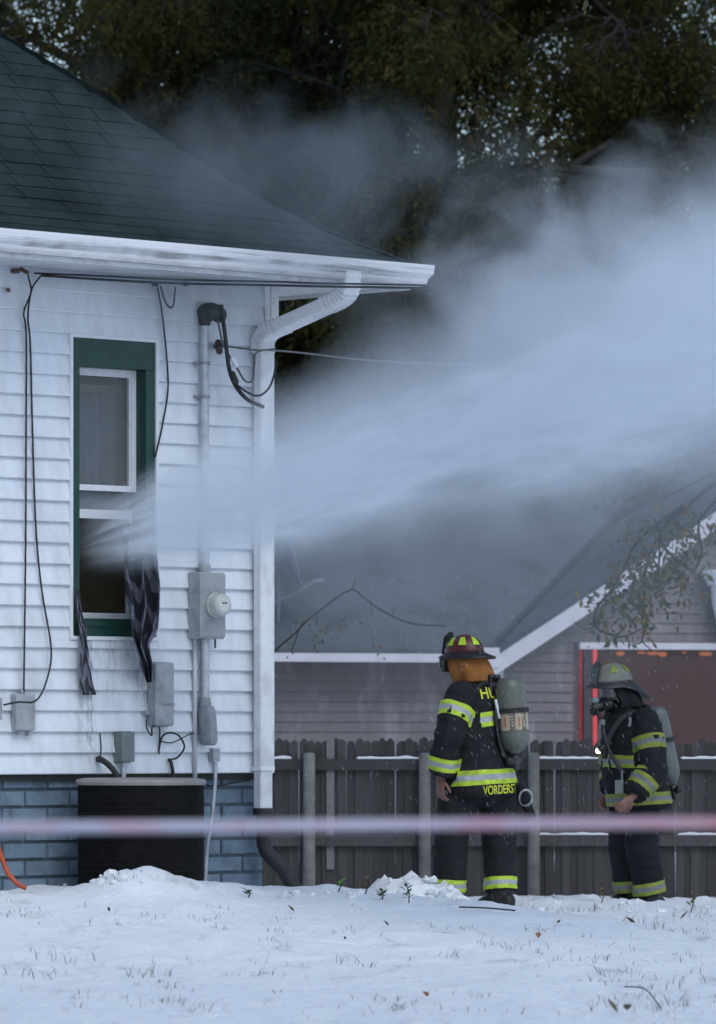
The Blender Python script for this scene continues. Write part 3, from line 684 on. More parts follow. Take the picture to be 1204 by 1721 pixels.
mb.add([Q(0,.28,NE),Q(2*GAB,.28,NE),Q(GAB,.28,NE+GAB*PIT),Q(0,.0,NE),Q(2*GAB,.0,NE),Q(GAB,.0,NE+GAB*PIT)],[(0,1,2),(3,5,4),(0,3,4,1),(1,4,5,2),(2,5,3,0)])
nwall = obj('wall', mb, m_tan, nb)
def nboard(s0, s1, d, z, s0t=None, s1t=None):
    mb = MB(); e = .112; s0t = s0 if s0t is None else s0t; s1t = s1 if s1t is None else s1t
    mb.loft([[Q(s0t,d,z+e),Q(s0,d+.018,z),Q(s0,d,z)],[Q(s1t,d,z+e),Q(s1,d+.018,z),Q(s1,d,z)]]); obj('siding_board', mb, m_tan, nwall)
z = .45
while z < NE-.06: nboard(-4.2, -.05, -.018, z); z += .112
z = .45
while z < NE+2.3:
    a0 = .06 if z < NE-.1 else (z-NE)/PIT+.02; a1 = .06 if z < NE-.2 else (z+.112-NE)/PIT+.02
    if z < WT:
        nboard(a0, WL-.1, .282, z)
        if z > 1.0: nboard(WR2+.1, 5.0, .282, z)
    else: nboard(a0, 5.0, .282, z, a1, 5.0)
    z += .112
mb = MB(); qbox(mb, -.03, .07, .29, .312, -.3, NE+.02); obj('corner_board', mb, m_ntrim, nb)
rise = 3.3
mb = MB()
zr = lambda d: NE + (.42-d)*PIT                         # main slope, cut along the valley where the gable roof meets it
for cs in (((-9,.42),(-.2,.42),(-.2,-rise),(-9,-rise)), ((-.2,.42),(3.5,-3.28),(3.5,-rise-.01),(-.2,-rise-.01))):
    mb.hexa([Q(p_,d_,zr(d_)+.02) for p_,d_ in cs] + [Q(p_,d_,zr(d_)+.10) for p_,d_ in cs])
nroof = obj('roof', mb, m_groof, nb)
mb = MB(); ov = .25
for sg in (-1, 1):
    f = lambda k, d, dz_: Q(GAB + sg*k, d, NE + (GAB-k)*PIT + dz_)
    a_, b_ = GAB+ov, 0.0
    mb.hexa([f(a_,.55,.02),f(b_,.55,.02),f(b_,-5.5,.02),f(a_,-5.5,.02),f(a_,.55,.11),f(b_,.55,.11),f(b_,-5.5,.11),f(a_,-5.5,.11)])
obj('gable_roof', mb, m_groof, nroof)
for sg in (-1, 1):
    mb = MB(); f = lambda k, d, dz_: Q(GAB + sg*k, d, NE + (GAB-k)*PIT + dz_)
    mb.hexa([f(GAB+ov,.552,-.10),f(0,.552,-.10),f(0,.58,-.10),f(GAB+ov,.58,-.10),f(GAB+ov,.552,.10),f(0,.552,.10),f(0,.58,.10),f(GAB+ov,.58,.10)])
    obj('rake_board', mb, m_ntrim, nb)
mb = MB(); qbox(mb, -9, -.26, .43, .54, NE-.045, NE+.05); obj('gutter', mb, m_ntrim, nb)
mb = MB(); qbox(mb, -9, -.03, .0, .425, NE-.03, NE-.012); obj('soffit', mb, m_ntrim, nb)
mb = MB(); qbox(mb, -.31, -.09, .30, .60, NE-.10, NE+.12); obj('eave_return', mb, m_ntrim, nb)
# picture window, red-brown pane; glowing strips and blobs stand in for emergency-light reflections
mb = MB(); qbox(mb, WL-.06, WR2+.06, .302, .40, WT, WT+.075); nwin = obj('picture_window', mb, m_ntrim, nb)
mb = MB(); qbox(mb, WL, WL+.11, .302, .36, .5, WT-.002); qbox(mb, WR2-.11, WR2, .302, .36, .5, WT-.002); qbox(mb, WL+.1101, WR2-.1101, .33, .36, .4, .5); obj('frame', mb, simple('dark_frame', (.05,.045,.055), .5), nwin)
t = NT('red_brown_pane'); p = geo_pos(t); t.princ(t.mix(t.noise(p, 2.2, 3), (.05,.028,.03), (.08,.036,.038)), .35, None, spec=.4)
mb = MB(); qbox(mb, WL+.112, WR2-.112, .30, .312, .4, WT-.003); obj('pane', mb, t.mat, nwin)
rs = emit('red_reflection', (1,.17,.21), .5); rs2 = emit('red_reflection_dim', (1,.14,.16), .24); om = emit('orange_reflection', (1,.36,.2), .3)
mb = MB(); qbox(mb, WL+.112, WL+.158, .362, .375, .6, WT-.004); obj('reflection_strip', mb, rs, nwin)
mb = MB(); qbox(mb, WL-.05, WL-.025, .362, .372, .6, WT-.004); obj('reflection_strip', mb, rs2, nwin)
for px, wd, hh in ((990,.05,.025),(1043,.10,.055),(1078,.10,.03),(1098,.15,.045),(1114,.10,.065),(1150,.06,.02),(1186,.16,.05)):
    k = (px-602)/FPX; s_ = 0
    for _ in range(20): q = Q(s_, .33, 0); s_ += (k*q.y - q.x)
    mb = MB(); mb.ellipsoid(Q(s_, .335, WT-.02-hh/2), (wd/2, .018, hh/2), None, 12, 7); obj('reflection_spot', mb, om, nwin, smooth=True)
# white moulded bracket on the gable wall at the photo edge
qb = P(1220, 1050, 62.6); k = (1222-602)/FPX; s_ = 3
for _ in range(20): q = Q(s_, .42, 0); s_ += (k*q.y - q.x)
zz0 = EYE+(HOR-1060)/FPX*q.y; Mb = Matrix.Translation(Q(s_, .5, 0))
wb = thing('wall_urn', Q(s_, .5, zz0-.05), 'white moulded urn shaped bracket high on the tan gable wall', 'bracket')
zf = lambda py: EYE+(HOR-py)/FPX*q.y
mb = MB(); mb.lathe([(.05,zf(1085)),(.10,zf(1060)),(.16,zf(1040)),(.20,zf(1015)),(.215,zf(990)),(.215,zf(986))], 24, Mb); obj('bowl', mb, M_['sash'], wb, smooth=True, angle=50)
mb = MB(); mb.lathe([(.25,zf(985)),(.27,zf(978)),(.27,zf(975)),(.31,zf(972)),(.33,zf(964)),(.33,zf(960)),(.27,zf(959))], 24, Mb); obj('cap', mb, M_['sash'], wb, smooth=True, angle=30)
# satellite dish on the neighbour's roof
sd = P(512, 990, 61.0)
m_dish = simple('dish_metal', (.2,.21,.24), .5)
dsh = thing('satellite_dish', sd, 'satellite dish seen edge on above the neighbouring roof eave', 'satellite dish')
Md = Matrix.Translation(P(492, 935, 61)) @ Matrix.Rotation(R(78),4,'Y') @ Matrix.Rotation(R(0),4,'X')
mb = MB(); mb.lathe([(.02,-.09),(.15,-.07),(.27,-.03),(.36,.02),(.365,.025),(.35,.03),(.26,-.012),(.14,-.052),(.02,-.07)], 28, Md); obj('reflector', mb, simple('dish_grey', (.22,.22,.27), .5), dsh, smooth=True)
mb = MB(); mb.tube([P(458,1015,61), P(500,995,61), P(535,975,61)], .014, 6); obj('feed_arm', mb, m_dish, dsh)
mb = MB(); mb.capsule([P(528,978,61), P(542,976,61)], .026, 10); obj('receiver', mb, m_dish, dsh, smooth=True)
mb = MB(); mb.tube([P(470,960,61.2), P(468,1040,61.2), P(466,1110,61.4)], .02, 8); obj('mount_pole', mb, m_dish, dsh)

# ------------------------------------------------------------------ fence
FY = 45.0; fz = -.13
fx = lambda px, Y=FY: (px-602)/FPX*Y
ft = EYE + (HOR-1243)/FPX*FY
fence = thing('wooden_fence', (fx(800), FY, fz), 'weathered wooden picket fence with snow on its rails behind the firefighters', 'fence')
t = NT('weathered_wood'); p = geo_pos(t); inf = t.n('ObjectInfo').outputs['Random']
c = t.mix(inf, (.045,.043,.044), (.115,.108,.108)); c = t.mix(t.noise(t.scale(p, (60,60,3)), 1.0, 4), c, (.045,.042,.04)); t.princ(c, .85, t.noise(t.scale(p, (80,80,4)), 1.0, 3), .4); m_wood = t.mat
m_post = simple('fence_post', (.20,.195,.185), .8, .2, 8, dirt=(.10,.1,.095), dscale=6)
pk = {}
for kk in range(5):
    wv = .0335+.001*kk; tip = .022+.022*((kk*7) % 5)/5; hgt = 1.32+.008*((kk*3) % 5-2); mb = MB()
    prof = [(-wv,0),(wv,0),(wv,hgt-tip),(wv*(.1+.12*kk),hgt),(-wv*(.5-.1*kk),hgt-.004),(-wv,hgt-tip)]
    mb.loft([[(a,-.009,b) for a,b in prof],[(a,.009,b) for a,b in prof]]); me = mb.mesh('picket'); me.materials.append(m_wood); pk[kk] = me
x = fx(120); i = 0
while x < fx(1290):
    put('picket', pk[random.randrange(5)], None, fence, Matrix.Translation((x, FY+.05+(i % 2)*.012+random.uniform(-.003,.003), ft-1.32+random.uniform(-.012,.008)-.00)) @ Matrix.Rotation(random.uniform(-.012,.012),4,'Y'))
    x += .0655+random.uniform(-.003,.003); i += 1
mb_sn = simple('rail_snow', (.85,.86,.89), .8, .04, 30)
for py, th_ in ((1284,.07),(1412,.07)):
    zt = EYE+(HOR-py)/FPX*FY
    mb = MB(); mb.box((fx(110),FY-.005,zt-.05),(fx(1300),FY+.036,zt+.04)); rail = obj('rail', mb, m_wood, fence)
    for a_, b_ in ((455,490),(600,714),(905,1075),(1145,1290)) if py < 1300 else ((900,1015),(925,1085),(1140,1260)):
        mb = MB(); L = max(4, int((b_-a_)/4)); rr = []
        for q_ in range(L+1):
            xx = fx(a_+(b_-a_)*q_/L); hh = .012+.016*max(0,noise.noise((xx*9,zt*3,2))+.35)*(0 if q_ in (0,L) else 1)
            rr.append([(xx,FY-.012,zt+.0402),(xx,FY-.006,zt+.041+hh),(xx,FY+.02,zt+.041+hh*1.1),(xx,FY+.036,zt+.0402)])
        mb.loft(rr); obj('snow_cap', mb, mb_sn, rail, smooth=True)
for px in (140, 330, 520, 714, 897, 1085, 1275):
    mb = MB(); c_ = Vector((fx(px), FY-.06, 0)); zt = EYE+(HOR-1266)/FPX*FY
    mb.lathe([(.052,-.3),(.05,.4),(.048,zt-.01),(.042,zt),(.02,zt+.004)], 12, Matrix.Translation(c_)); obj('post', mb, m_post, fence, smooth=True, angle=50)
# one pale loose board behind the pickets
mb = MB(); mb.box((fx(549),FY+.024,.1),(fx(562),FY+.037,EYE+(HOR-1240)/FPX*FY)); obj('loose_board', mb, simple('pale_board', (.2,.18,.185), .8), fence)

# ------------------------------------------------------------------ trees
def leaf_mat(name, cols, tr=.25):
    t = NT(name); p = geo_pos(t); isl = t.n('NewGeometry').outputs['Random Per Island']
    cr = t.n('ValToRGB'); t.l(isl, cr.inputs[0]); e = cr.color_ramp.elements
    e[0].color = (*cols[0],1); e[1].color = (*cols[-1],1)
    for i, c in enumerate(cols[1:-1]): x = e.new((i+1)/(len(cols)-1)); x.color = (*c,1)
    a = t.n('BsdfDiffuse'); b = t.n('BsdfTranslucent'); t.l(cr.outputs[0], a.inputs[0]); t.l(cr.outputs[0], b.inputs[0])
    m = t.n('MixShader'); m.inputs[0].default_value = tr; t.l(a.outputs[0], m.inputs[1]); t.l(b.outputs[0], m.inputs[2]); t.l(m.outputs[0], t.out.inputs['Surface']); return t.mat
m_bark = simple('bark', (.028,.025,.023), .9, .3, 10, bump=.6, dist=.03)
m_leafA = leaf_mat('locust_leaves', [(.034,.042,.018),(.046,.052,.020),(.064,.058,.020),(.030,.038,.019),(.085,.062,.02)])
m_leafB = leaf_mat('dark_leaves', [(.026,.034,.018),(.036,.044,.020),(.032,.040,.019),(.060,.050,.018)])
def make_leaves(name, anchors, mat, parent, per, size, spread, droop):
    """leaf sprays hanging from anchor points: each a drooping stalk with small leaflets along both sides"""
    A = np.asarray(anchors); n = len(A)*per; K = 9
    st = np.repeat(A, per, 0) + rng.normal(0, spread, (n,3))*np.array([1,1,.7])
    d = rng.normal(0, .55, (n,3)); d[:,2] -= droop; d /= np.linalg.norm(d, axis=1)[:,None]
    sd = np.cross(d, rng.normal(0,1,(n,3))); sd /= np.linalg.norm(sd, axis=1)[:,None]+1e-9
    RL = rng.uniform(.22,.5,(n,1))
    tt = np.tile(np.linspace(.1,1,K), n)[:,None]; st, d, sd, RL = (np.repeat(q, K, 0) for q in (st, d, sd, RL))
    sg = np.tile(np.where(np.arange(K)%2, 1, -1), n)[:,None]; m = n*K
    base = st + d*RL*tt; base[:,2] -= (RL[:,0]*tt[:,0])**2*.5
    ld = sd*sg*.8 + d*.6 + rng.normal(0,.35,(m,3)); ld[:,2] -= .25; ld /= np.linalg.norm(ld, axis=1)[:,None]
    w_ = np.cross(ld, rng.normal(0,1,(m,3))); w_ /= np.linalg.norm(w_, axis=1)[:,None]+1e-9
    L = size*rng.uniform(.6,1.4,(m,1)); W_ = L*rng.uniform(.15,.26,(m,1))
    v = np.stack([base, base+ld*L*.5+w_*W_, base+ld*L, base+ld*L*.5-w_*W_], 1).reshape(-1,3)
    v -= np.array(BASE[parent.name]); n = m
    me = bpy.data.meshes.new(name); me.vertices.add(n*4); me.vertices.foreach_set('co', v.ravel())
    me.loops.add(n*4); me.loops.foreach_set('vertex_index', np.arange(n*4)); me.polygons.add(n)
    me.polygons.foreach_set('loop_start', np.arange(n)*4); me.update(calc_edges=True); me.materials.append(mat)
    o = bpy.data.objects.new(name, me); COL.objects.link(o); o.parent = parent; BASE[o.name] = BASE[parent.name]; return o
def tree(base, hgt, spread, label, mat, seed, per=2, size=.10, lsp=.24, rad=.35, first=.22, nlimb=9, droop=.7, keep=None):
    rnd = random.Random(seed); base = Vector(base)
    root = thing('tree', base, label, 'tree', 'trees beyond the neighbouring house')
    mb = MB(); lm = MB(); anchors = []
    tp = spline([base-Vector((0,0,.4)), base+Vector((rnd.uniform(-.2,.2),0,hgt*.3)), base+Vector((rnd.uniform(-.5,.5),0,hgt*.6)), base+Vector((rnd.uniform(-.8,.8),0,hgt))], 8)
    mb.tube(tp, [rad*(1.25-1.15*i/len(tp)) for i in range(len(tp))], 10); obj('trunk', mb, m_bark, root, smooth=True)
    def branch(p, d, L, r, lev):
        pts = [p]; q = p.copy(); dd = d.copy(); n = 5
        for i in range(n):
            dd = (dd + Vector((rnd.gauss(0,.2),rnd.gauss(0,.2),rnd.gauss(.03 if lev < 2 else -.12,.14)))).normalized()
            q = q + dd*L/n; pts.append(q.copy())
            if lev < 3 and i >= 1:
                for _ in range(2 if lev < 2 else 2):
                    a = (dd + Vector((rnd.gauss(0,.75),rnd.gauss(0,.75),rnd.gauss(.0,.5)))).normalized()
                    branch(q, a, L*rnd.uniform(.38,.6), r*(.62-.06*i), lev+1)
            if lev >= 2: anchors.append(q + Vector((0,0,-.1)))
        if r*(1 if lev else 1) > .006: lm.tube(pts, [max(.005, r*(1-.75*i/n)) for i in range(n+1)], 6 if lev < 2 else 4, caps=False)
    for i in range(nlimb):
        f = first + (1-first)*(i+.5)/nlimb; p = tp[min(len(tp)-1, int(f*(len(tp)-1)))]
        a = i*2.4 + rnd.uniform(-.4,.4); el = rnd.uniform(.05,.6)
        branch(p, Vector((math.cos(a)*math.cos(el), math.sin(a)*math.cos(el), math.sin(el))), spread*(1.1-.55*f)*rnd.uniform(.8,1.15), rad*.42*(1.1-f*.6), 0)
    obj('limbs', lm, m_bark, root, smooth=True)
    if keep: anchors = [a for a in anchors if keep(a)]
    make_leaves('crown', anchors, mat, root, per, size, lsp, droop)
    return root, len(anchors)
def inview(a):                                       # leave out foliage far outside the picture
    px = 602+FPX*a.x/a.y; py = HOR-FPX*(a.z-EYE)/a.y
    if not (-260 < px < 1460 and -330 < py < 1250): return False
    return fbm(Vector(a)*.75, 3) > -.38 + .30*smooth(7.2, 10.5, a.z) + .05*smooth(1, 4, a.x) + (.1 if a.y > 84 else 0)   # crowns thin out upwards
TR = [((-3.4,76,-.1),13,6.5,'dark locust tree rising behind the green roof',m_leafB,3),
      ((.9,74,-.1),14,6.5,'tall locust tree between the green roof and the spray',m_leafA,11),
      ((4.6,78,-.1),13,6.5,'olive brown locust tree above the spray at the photo edge',m_leafA,23),
      ((1.8,88,-.1),15,7.0,'dimmer tree farther back behind the tall locust',m_leafB,31)]
for b_, hg, sp, lb, mt_, sd_ in TR:
    r_, n_ = tree(b_, hg, sp, lb, mt_, sd_, keep=inview)
    print('tree anchors', n_)
#==STAGE3==

# ------------------------------------------------------------------ firefighters
def remesh(mb, voxel, it=3, fac=.5, disp=None, cut=None):
    """union of closed shells -> one continuous skin"""
    me = mb.mesh('tmp'); o = bpy.data.objects.new('tmp', me); COL.objects.link(o)
    m = o.modifiers.new('r', 'REMESH'); m.mode = 'VOXEL'; m.voxel_size = voxel; m.use_smooth_shade = True
    if it: m = o.modifiers.new('s', 'SMOOTH'); m.factor = fac; m.iterations = it
    dg = bpy.context.evaluated_depsgraph_get(); out = bpy.data.meshes.new_from_object(o.evaluated_get(dg))
    bpy.data.objects.remove(o); bpy.data.meshes.remove(me)
    if disp:
        n = len(out.vertices); nor = np.empty(n*3); out.vertices.foreach_get('normal' if False else 'co', nor)
        for v in out.vertices:
            pass
        ns = [vn.vector.copy() for vn in out.vertex_normals]
        for v, k in zip(out.vertices, ns): v.co += k*disp(v.co)
    out.polygons.foreach_set('use_smooth', [True]*len(out.polygons)); return out
def mput(name, me, mats, parent):
    b = BASE[parent.name]; me = me.copy(); me.transform(Matrix.Translation(-b)); me.name = name
    mi = np.zeros(len(me.polygons), dtype=np.int32); me.polygons.foreach_get('material_index', mi)
    me.materials.clear()
    for m in (mats if isinstance(mats, (list,tuple)) else [mats]): me.materials.append(m)
    me.polygons.foreach_set('material_index', mi)
    o = bpy.data.objects.new(name, me); COL.objects.link(o); o.parent = parent; BASE[o.name] = b.copy(); return o
m_coat = None
def fabric(name, col, wear):
    t = NT(name); p = geo_pos(t)
    c = t.mix(t.range(t.noise(p, 7, 5, .65), .4, .7), col, wear); wv = t.noise(p, 260, 2)
    t.princ(c, .85, t.math('ADD', t.math('MULTIPLY', wv, .3), t.noise(p, 18, 4)), .35, spec=.3, dist=.012); return t.mat
m_coat = fabric('black_turnout_cloth', (.0095,.0105,.013), (.017,.018,.021))
m_coat2 = fabric('dark_turnout_cloth', (.0065,.008,.0105), (.011,.013,.0155))  # coat cloth darkened so the second firefighter reads as a silhouette
m_boot = simple('boot_rubber', (.012,.012,.012), .5, .3, 15)
m_lime = simple('lime_trim', (.46,.64,.035), .6, .1, 25, dirt=(.25,.33,.04), dscale=14)
m_limed = simple('dimmed_lime_trim', (.21,.25,.03), .6, .15, 25)  # lime darkened for the dimmer light on the second firefighter
m_silver = simple('silver_trim', (.34,.36,.39), .45, .1, 25)
m_silverd = simple('dimmed_silver_trim', (.15,.16,.17), .5, .1, 25)  # silver trim dimmed in the same way
m_skin = simple('skin', (.20,.10,.075), .55, .1, 20)
m_orange = simple('orange_flap', (.30,.115,.022), .85, .25, 9, dirt=(.14,.06,.02), dscale=9)
m_blackp = simple('black_plastic', (.012,.012,.014), .4, .2, 20)
m_strap = simple('harness_strap', (.02,.021,.024), .8, .2, 30)
m_tank1 = simple('olive_tank', (.125,.135,.115), .38, .12, 6, dirt=(.07,.075,.065), dscale=6)
m_tank2 = simple('grey_tank', (.10,.115,.115), .45, .12, 6, dirt=(.10,.12,.12), dscale=6)
m_label = simple('tan_label', (.42,.36,.25), .55, .1, 10)
m_labtx = simple('label_ink', (.03,.035,.05), .5, .1, 10)
m_labred = simple('label_red', (.45,.13,.07), .5, .1, 10)
def band(me, p0, ax, h0, h1, sel, off=.005, fr=(.32,.68)):
    """strip of the cloth between two planes, lifted off it: lime, silver, lime"""
    ax = Vector(ax).normalized(); p0 = Vector(p0); bm = bmesh.new(); bm.from_mesh(me); bm.normal_update()
    nrm = {}
    hs = [h0, h0+(h1-h0)*fr[0], h0+(h1-h0)*fr[1], h1]
    for h in hs:
        bmesh.ops.bisect_plane(bm, geom=bm.verts[:]+bm.edges[:]+bm.faces[:], plane_co=p0+ax*h, plane_no=ax, dist=1e-6)
    kill = []
    for f in bm.faces:
        c = f.calc_center_median(); h = (c-p0).dot(ax)
        if h < h0 or h > h1 or not sel(c): kill.append(f)
        else: f.material_index = 1 if hs[1] < h < hs[2] else 0
    bmesh.ops.delete(bm, geom=kill, context='FACES')
    bm.normal_update()
    mv = [(v, v.normal.copy()) for v in bm.verts]
    for v, n in mv: v.co += n*off
    out = bpy.data.meshes.new('reflective_stripe'); bm.to_mesh(out); bm.free(); out.polygons.foreach_set('use_smooth', [True]*len(out.polygons)); return out
def segdist(c, a, b):
    a, b = Vector(a), Vector(b); t_ = max(0, min(1, (c-a).dot(b-a)/(b-a).length_squared)); return (c-(a+(b-a)*t_)).length
def text_mesh(txt, size, depth=.0015, bold=.006):
    cu = bpy.data.curves.new('txt', 'FONT'); cu.body = txt; cu.size = size; cu.extrude = depth; cu.offset = bold*size; cu.align_x = 'CENTER'; cu.align_y = 'CENTER'
    o = bpy.data.objects.new('txt', cu); COL.objects.link(o); dg = bpy.context.evaluated_depsgraph_get()
    me = bpy.data.meshes.new_from_object(o.evaluated_get(dg)); bpy.data.objects.remove(o); bpy.data.curves.remove(cu)
    bm = bmesh.new(); bm.from_mesh(me); bmesh.ops.triangulate(bm, faces=bm.faces); bmesh.ops.subdivide_edges(bm, edges=[e for e in bm.edges if e.calc_length() > size*.25], cuts=2); bm.to_mesh(me); bm.free()
    return me
def project_text(me, origin, right, up, out, target):
    """lay flat lettering onto a cloth mesh along -out"""
    from mathutils.bvhtree import BVHTree
    bvh = BVHTree.FromPolygons([v.co for v in target.vertices], [list(p.vertices) for p in target.polygons])
    o, r, u, n = Vector(origin), Vector(right), Vector(up), Vector(out); bad = set()
    for v in me.vertices:
        q = o + r*v.co.x + u*v.co.y; hit = bvh.ray_cast(q+n*.5, -n)
        miss = hit[0] is None or (hit[0]-q).dot(n) < -.16 or hit[1].dot(n) < -.05
        if miss: bad.add(v.index)
        v.co = (q if hit[0] is None else hit[0]) + n*(.008+v.co.z)
    bm = bmesh.new(); bm.from_mesh(me); bm.verts.ensure_lookup_table()
    bmesh.ops.delete(bm, geom=[bm.verts[i] for i in bad], context='VERTS'); bm.to_mesh(me); bm.free()
    return me
def hand(mb, wrist, dirn, palm_n, thumb_side, sc=1.0, curl=.5):
    """palm and five unequal fingers, relaxed; dirn runs from wrist to knuckles, palm_n is where the palm faces"""
    d = Vector(dirn).normalized(); n = Vector(palm_n); n = (n-d*n.dot(d)).normalized(); s_ = d.cross(n)*thumb_side; w0 = Vector(wrist)
    M3 = Matrix((s_, n, d)).transposed()
    mb.ellipsoid(w0+d*.05*sc, (.042*sc,.017*sc,.056*sc), M3, 12, 8)
    mb.capsule([w0-d*.03*sc, w0+d*.03*sc], [.028*sc,.03*sc], 10)
    for k, (off, L) in enumerate(((.030,.072),(.010,.082),(-.011,.076),(-.031,.060))):
        p = w0 + d*.088*sc + s_*off*sc*1.05; a = curl*.5; pts = [p-d*.02*sc, p]; dd = d
        for seg_, ln in enumerate((.42,.33,.25)):
            a2 = curl*(seg_+.6); dd = (d*math.cos(a2)+n*math.sin(a2)).normalized(); p = p+dd*L*ln*sc*1.05; pts.append(p)
        mb.capsule(pts, [.0095*sc,.0098*sc,.009*sc,.0082*sc,.0072*sc], 8)
    p = w0+d*.02*sc+s_*.034*sc; q1 = p+(s_*.75+d*.7+n*.25).normalized()*.035*sc; q2 = q1+(d*.9+n*.45+s_*.25).normalized()*.032*sc; q3 = q2+(d*.85+n*.6).normalized()*.022*sc
    mb.capsule([p-s_*.012*sc, p, q1, q2, q3], [.013*sc,.0135*sc,.0115*sc,.0105*sc,.0085*sc], 8)
def ring(c, a, b, L, F, n=22, tilt=0, ph=0):
    return [Vector(c)+L*a*math.cos(2*math.pi*k/n)+F*b*math.sin(2*math.pi*k/n)+Vector((0,0,tilt*math.sin(2*math.pi*k/n))) for k in range(n)]
def wrinkle(seed, amp):
    def f(c):
        q = Vector((c.x*5, c.y*5, c.z*7.5)) + Vector((seed, seed*2, 0))
        a = noise.noise(q); b = 1-abs(noise.noise(q*1.9))*2
        return amp*(a*.9 + b*.55) + amp*.3*noise.noise(q*4)
    return f
def firefighter(cfg):
    """joints in world space; F facing, L the person's left, on plan"""
    O = cfg['o']; F = cfg['F']; L = cfg['L']; Zv = Vector((0,0,1)); J = cfg['J']
    fig = thing('person', O, cfg['label'], 'person', 'firefighters in turnout gear')
    head = J['head']; hF = cfg['hF']; hL = Zv.cross(hF).normalized(); hU = hF.cross(hL)
    # --- body under the gear: one continuous skin with head, neck and hands
    b = MB(); M3 = Matrix((hL, hF, hU)).transposed()
    b.ellipsoid(head+hU*.015, (.074,.092,.105), M3, 16, 12); b.ellipsoid(head+hF*.028-hU*.06, (.058,.062,.058), M3, 12, 9)
    b.capsule([head+hF*.086+hU*.005, head+hF*.104-hU*.028], [.011,.016], 8)                      # nose
    for sgn in (-1,1):
        b.ellipsoid(head+hL*sgn*.076-hU*.01, (.012,.024,.034), M3, 10, 7)                            # ears
        b.ellipsoid(head+hF*.083+hL*sgn*.03+hU*.022, (.026,.012,.01), M3, 8, 6)                       # brows
    b.ellipsoid(head+hF*.082-hU*.062, (.026,.013,.010), M3, 8, 6); b.ellipsoid(head+hF*.068-hU*.1, (.026,.022,.018), M3, 8, 6)  # mouth, chin
    b.capsule([head-hU*.06, J['neck']-Zv*.05], [.055,.062], 12)
    b.capsule([J['neck']-Zv*.08, J['chest'], J['pelvis']], [.11,.15,.14], 14)
    b.capsule([J['shL'], J['shR']], .075, 12)
    for sd in ('L','R'):
        b.capsule([J['sh'+sd], J['el'+sd], J['wr'+sd]], [.055,.045,.032], 10)
        b.capsule([J['hip'+sd], J['kn'+sd], J['an'+sd]], [.085,.062,.042], 10)
        b.capsule([J['an'+sd]-Zv*.03, J['an'+sd]-Zv*.045+cfg['ft'+sd]*.10], [.035,.022], 8)
        hd = cfg['hand'+sd]; hand(b, J['wr'+sd]+hd[0]*.04, hd[0], hd[1], hd[2], 1.02, hd[3])
    mput('body', remesh(b, .0062, 1, .4), m_skin, fig)
    # --- trousers and boots
    tb = MB()
    tb.loft([ring(J['pelvis']-Zv*.15, .11, .11, L, F), ring(J['pelvis']-Zv*.08, .2, .19, L, F), ring(J['pelvis']+Zv*.06, .22, .19, L, F), ring(J['pelvis']+Zv*.14, .2, .17, L, F)])
    for sd in ('L','R'):
        an = J['an'+sd]; kn = J['kn'+sd]; hp = J['hip'+sd]
        pts = [hp+Zv*.05, hp.lerp(kn,.35), hp.lerp(kn,.75), kn, kn.lerp(an,.35), kn.lerp(an,.7), kn.lerp(an,.93)]
        tb.tube(pts, [.135,.138,.126,.12,.116,.112,.114], 20)
    tro = remesh(tb, .013, 3, .5, wrinkle(cfg['seed']+4, .014)); trousers = mput('trousers', tro, cfg['cloth'], fig)
    for sd in ('L','R'):
        an = J['an'+sd]; ft = cfg['ft'+sd]; bt = MB(); sdv = Zv.cross(ft)
        bt.tube([an+Zv*.12, an, an-Zv*.05], [.075,.072,.07], 16)
        rr = []
        for q, hw, ht, zo in ((-.1,.042,.1,0),(-.06,.052,.12,0),(.02,.055,.135,0),(.09,.06,.11,0),(.16,.056,.085,0),(.205,.036,.06,0)):
            c = Vector((an.x,an.y,cfg['gz'+sd])) + ft*q
            rr.append([c+sdv*hw*math.cos(a_)*(1.05) + Zv*(ht*.5+ht*.5*math.sin(a_)) for a_ in [2*math.pi*k/14 for k in range(14)]])
        bt.loft(rr); mput('boot', remesh(bt, .009, 2, .5), m_boot, fig)
        ax = (an-J['kn'+sd]).normalized(); st = cfg['shin'][0 if sd == 'L' else 1]
        me = band(tro, an, -ax, st, st+.085, lambda c, sd=sd: segdist(c, J['kn'+sd], J['an'+sd]-Zv*.1) < .17 and (c-J['kn'+sd]).dot(ax) > .08 and (segdist(c,J['knL'],J['anL']) < segdist(c,J['knR'],J['anR'])) == (sd=='L'))
        mput('reflective_stripe', me, cfg['stripe'], trousers)
    # --- coat
    cb = MB(); rr = []
    for z_, a_, b_, ox in cfg['coat']:
        c = cfg['axis'](z_); rr.append(ring(c + F*ox, a_, b_, L, F, 26))
    cb.loft(rr)
    for sd in ('L','R'):
        s_, e_, w_ = J['sh'+sd], J['el'+sd], J['wr'+sd]
        mids = [s_, s_.lerp(e_,.4), s_.lerp(e_,.8), e_, e_.lerp(w_,.3), e_.lerp(w_,.7), w_]
        cb.capsule([J['neck'].lerp(s_,.55)-Zv*.03, s_], [.085,.105], 14)
        cb.tube([s_+(s_-e_).normalized()*.04]+mids, [.07,.115,.116,.108,.104,.098,.094,.09], 18)
    coat_me = remesh(cb, .0125, 4, .5, wrinkle(cfg['seed'], .019)); coat = mput('coat', coat_me, cfg['cloth'], fig)
    for sd, seg_, h0, h1 in cfg['armbands']:
        a_, b_ = (J['sh'+sd], J['el'+sd]) if seg_ == 'u' else (J['el'+sd], J['wr'+sd])
        ax = (b_-a_).normalized(); ln = (b_-a_).length
        me = band(coat_me, a_, ax, h0*ln, h1*ln, lambda c, a_=a_, b_=b_: segdist(c,a_,b_) < .128 and (seg_ == 'l' or (c-cfg['axis'](c.z)).dot(L)*(1 if sd == 'L' else -1) > cfg.get('armcut', .16)))
        mput('reflective_stripe', me, cfg['stripe'], coat)
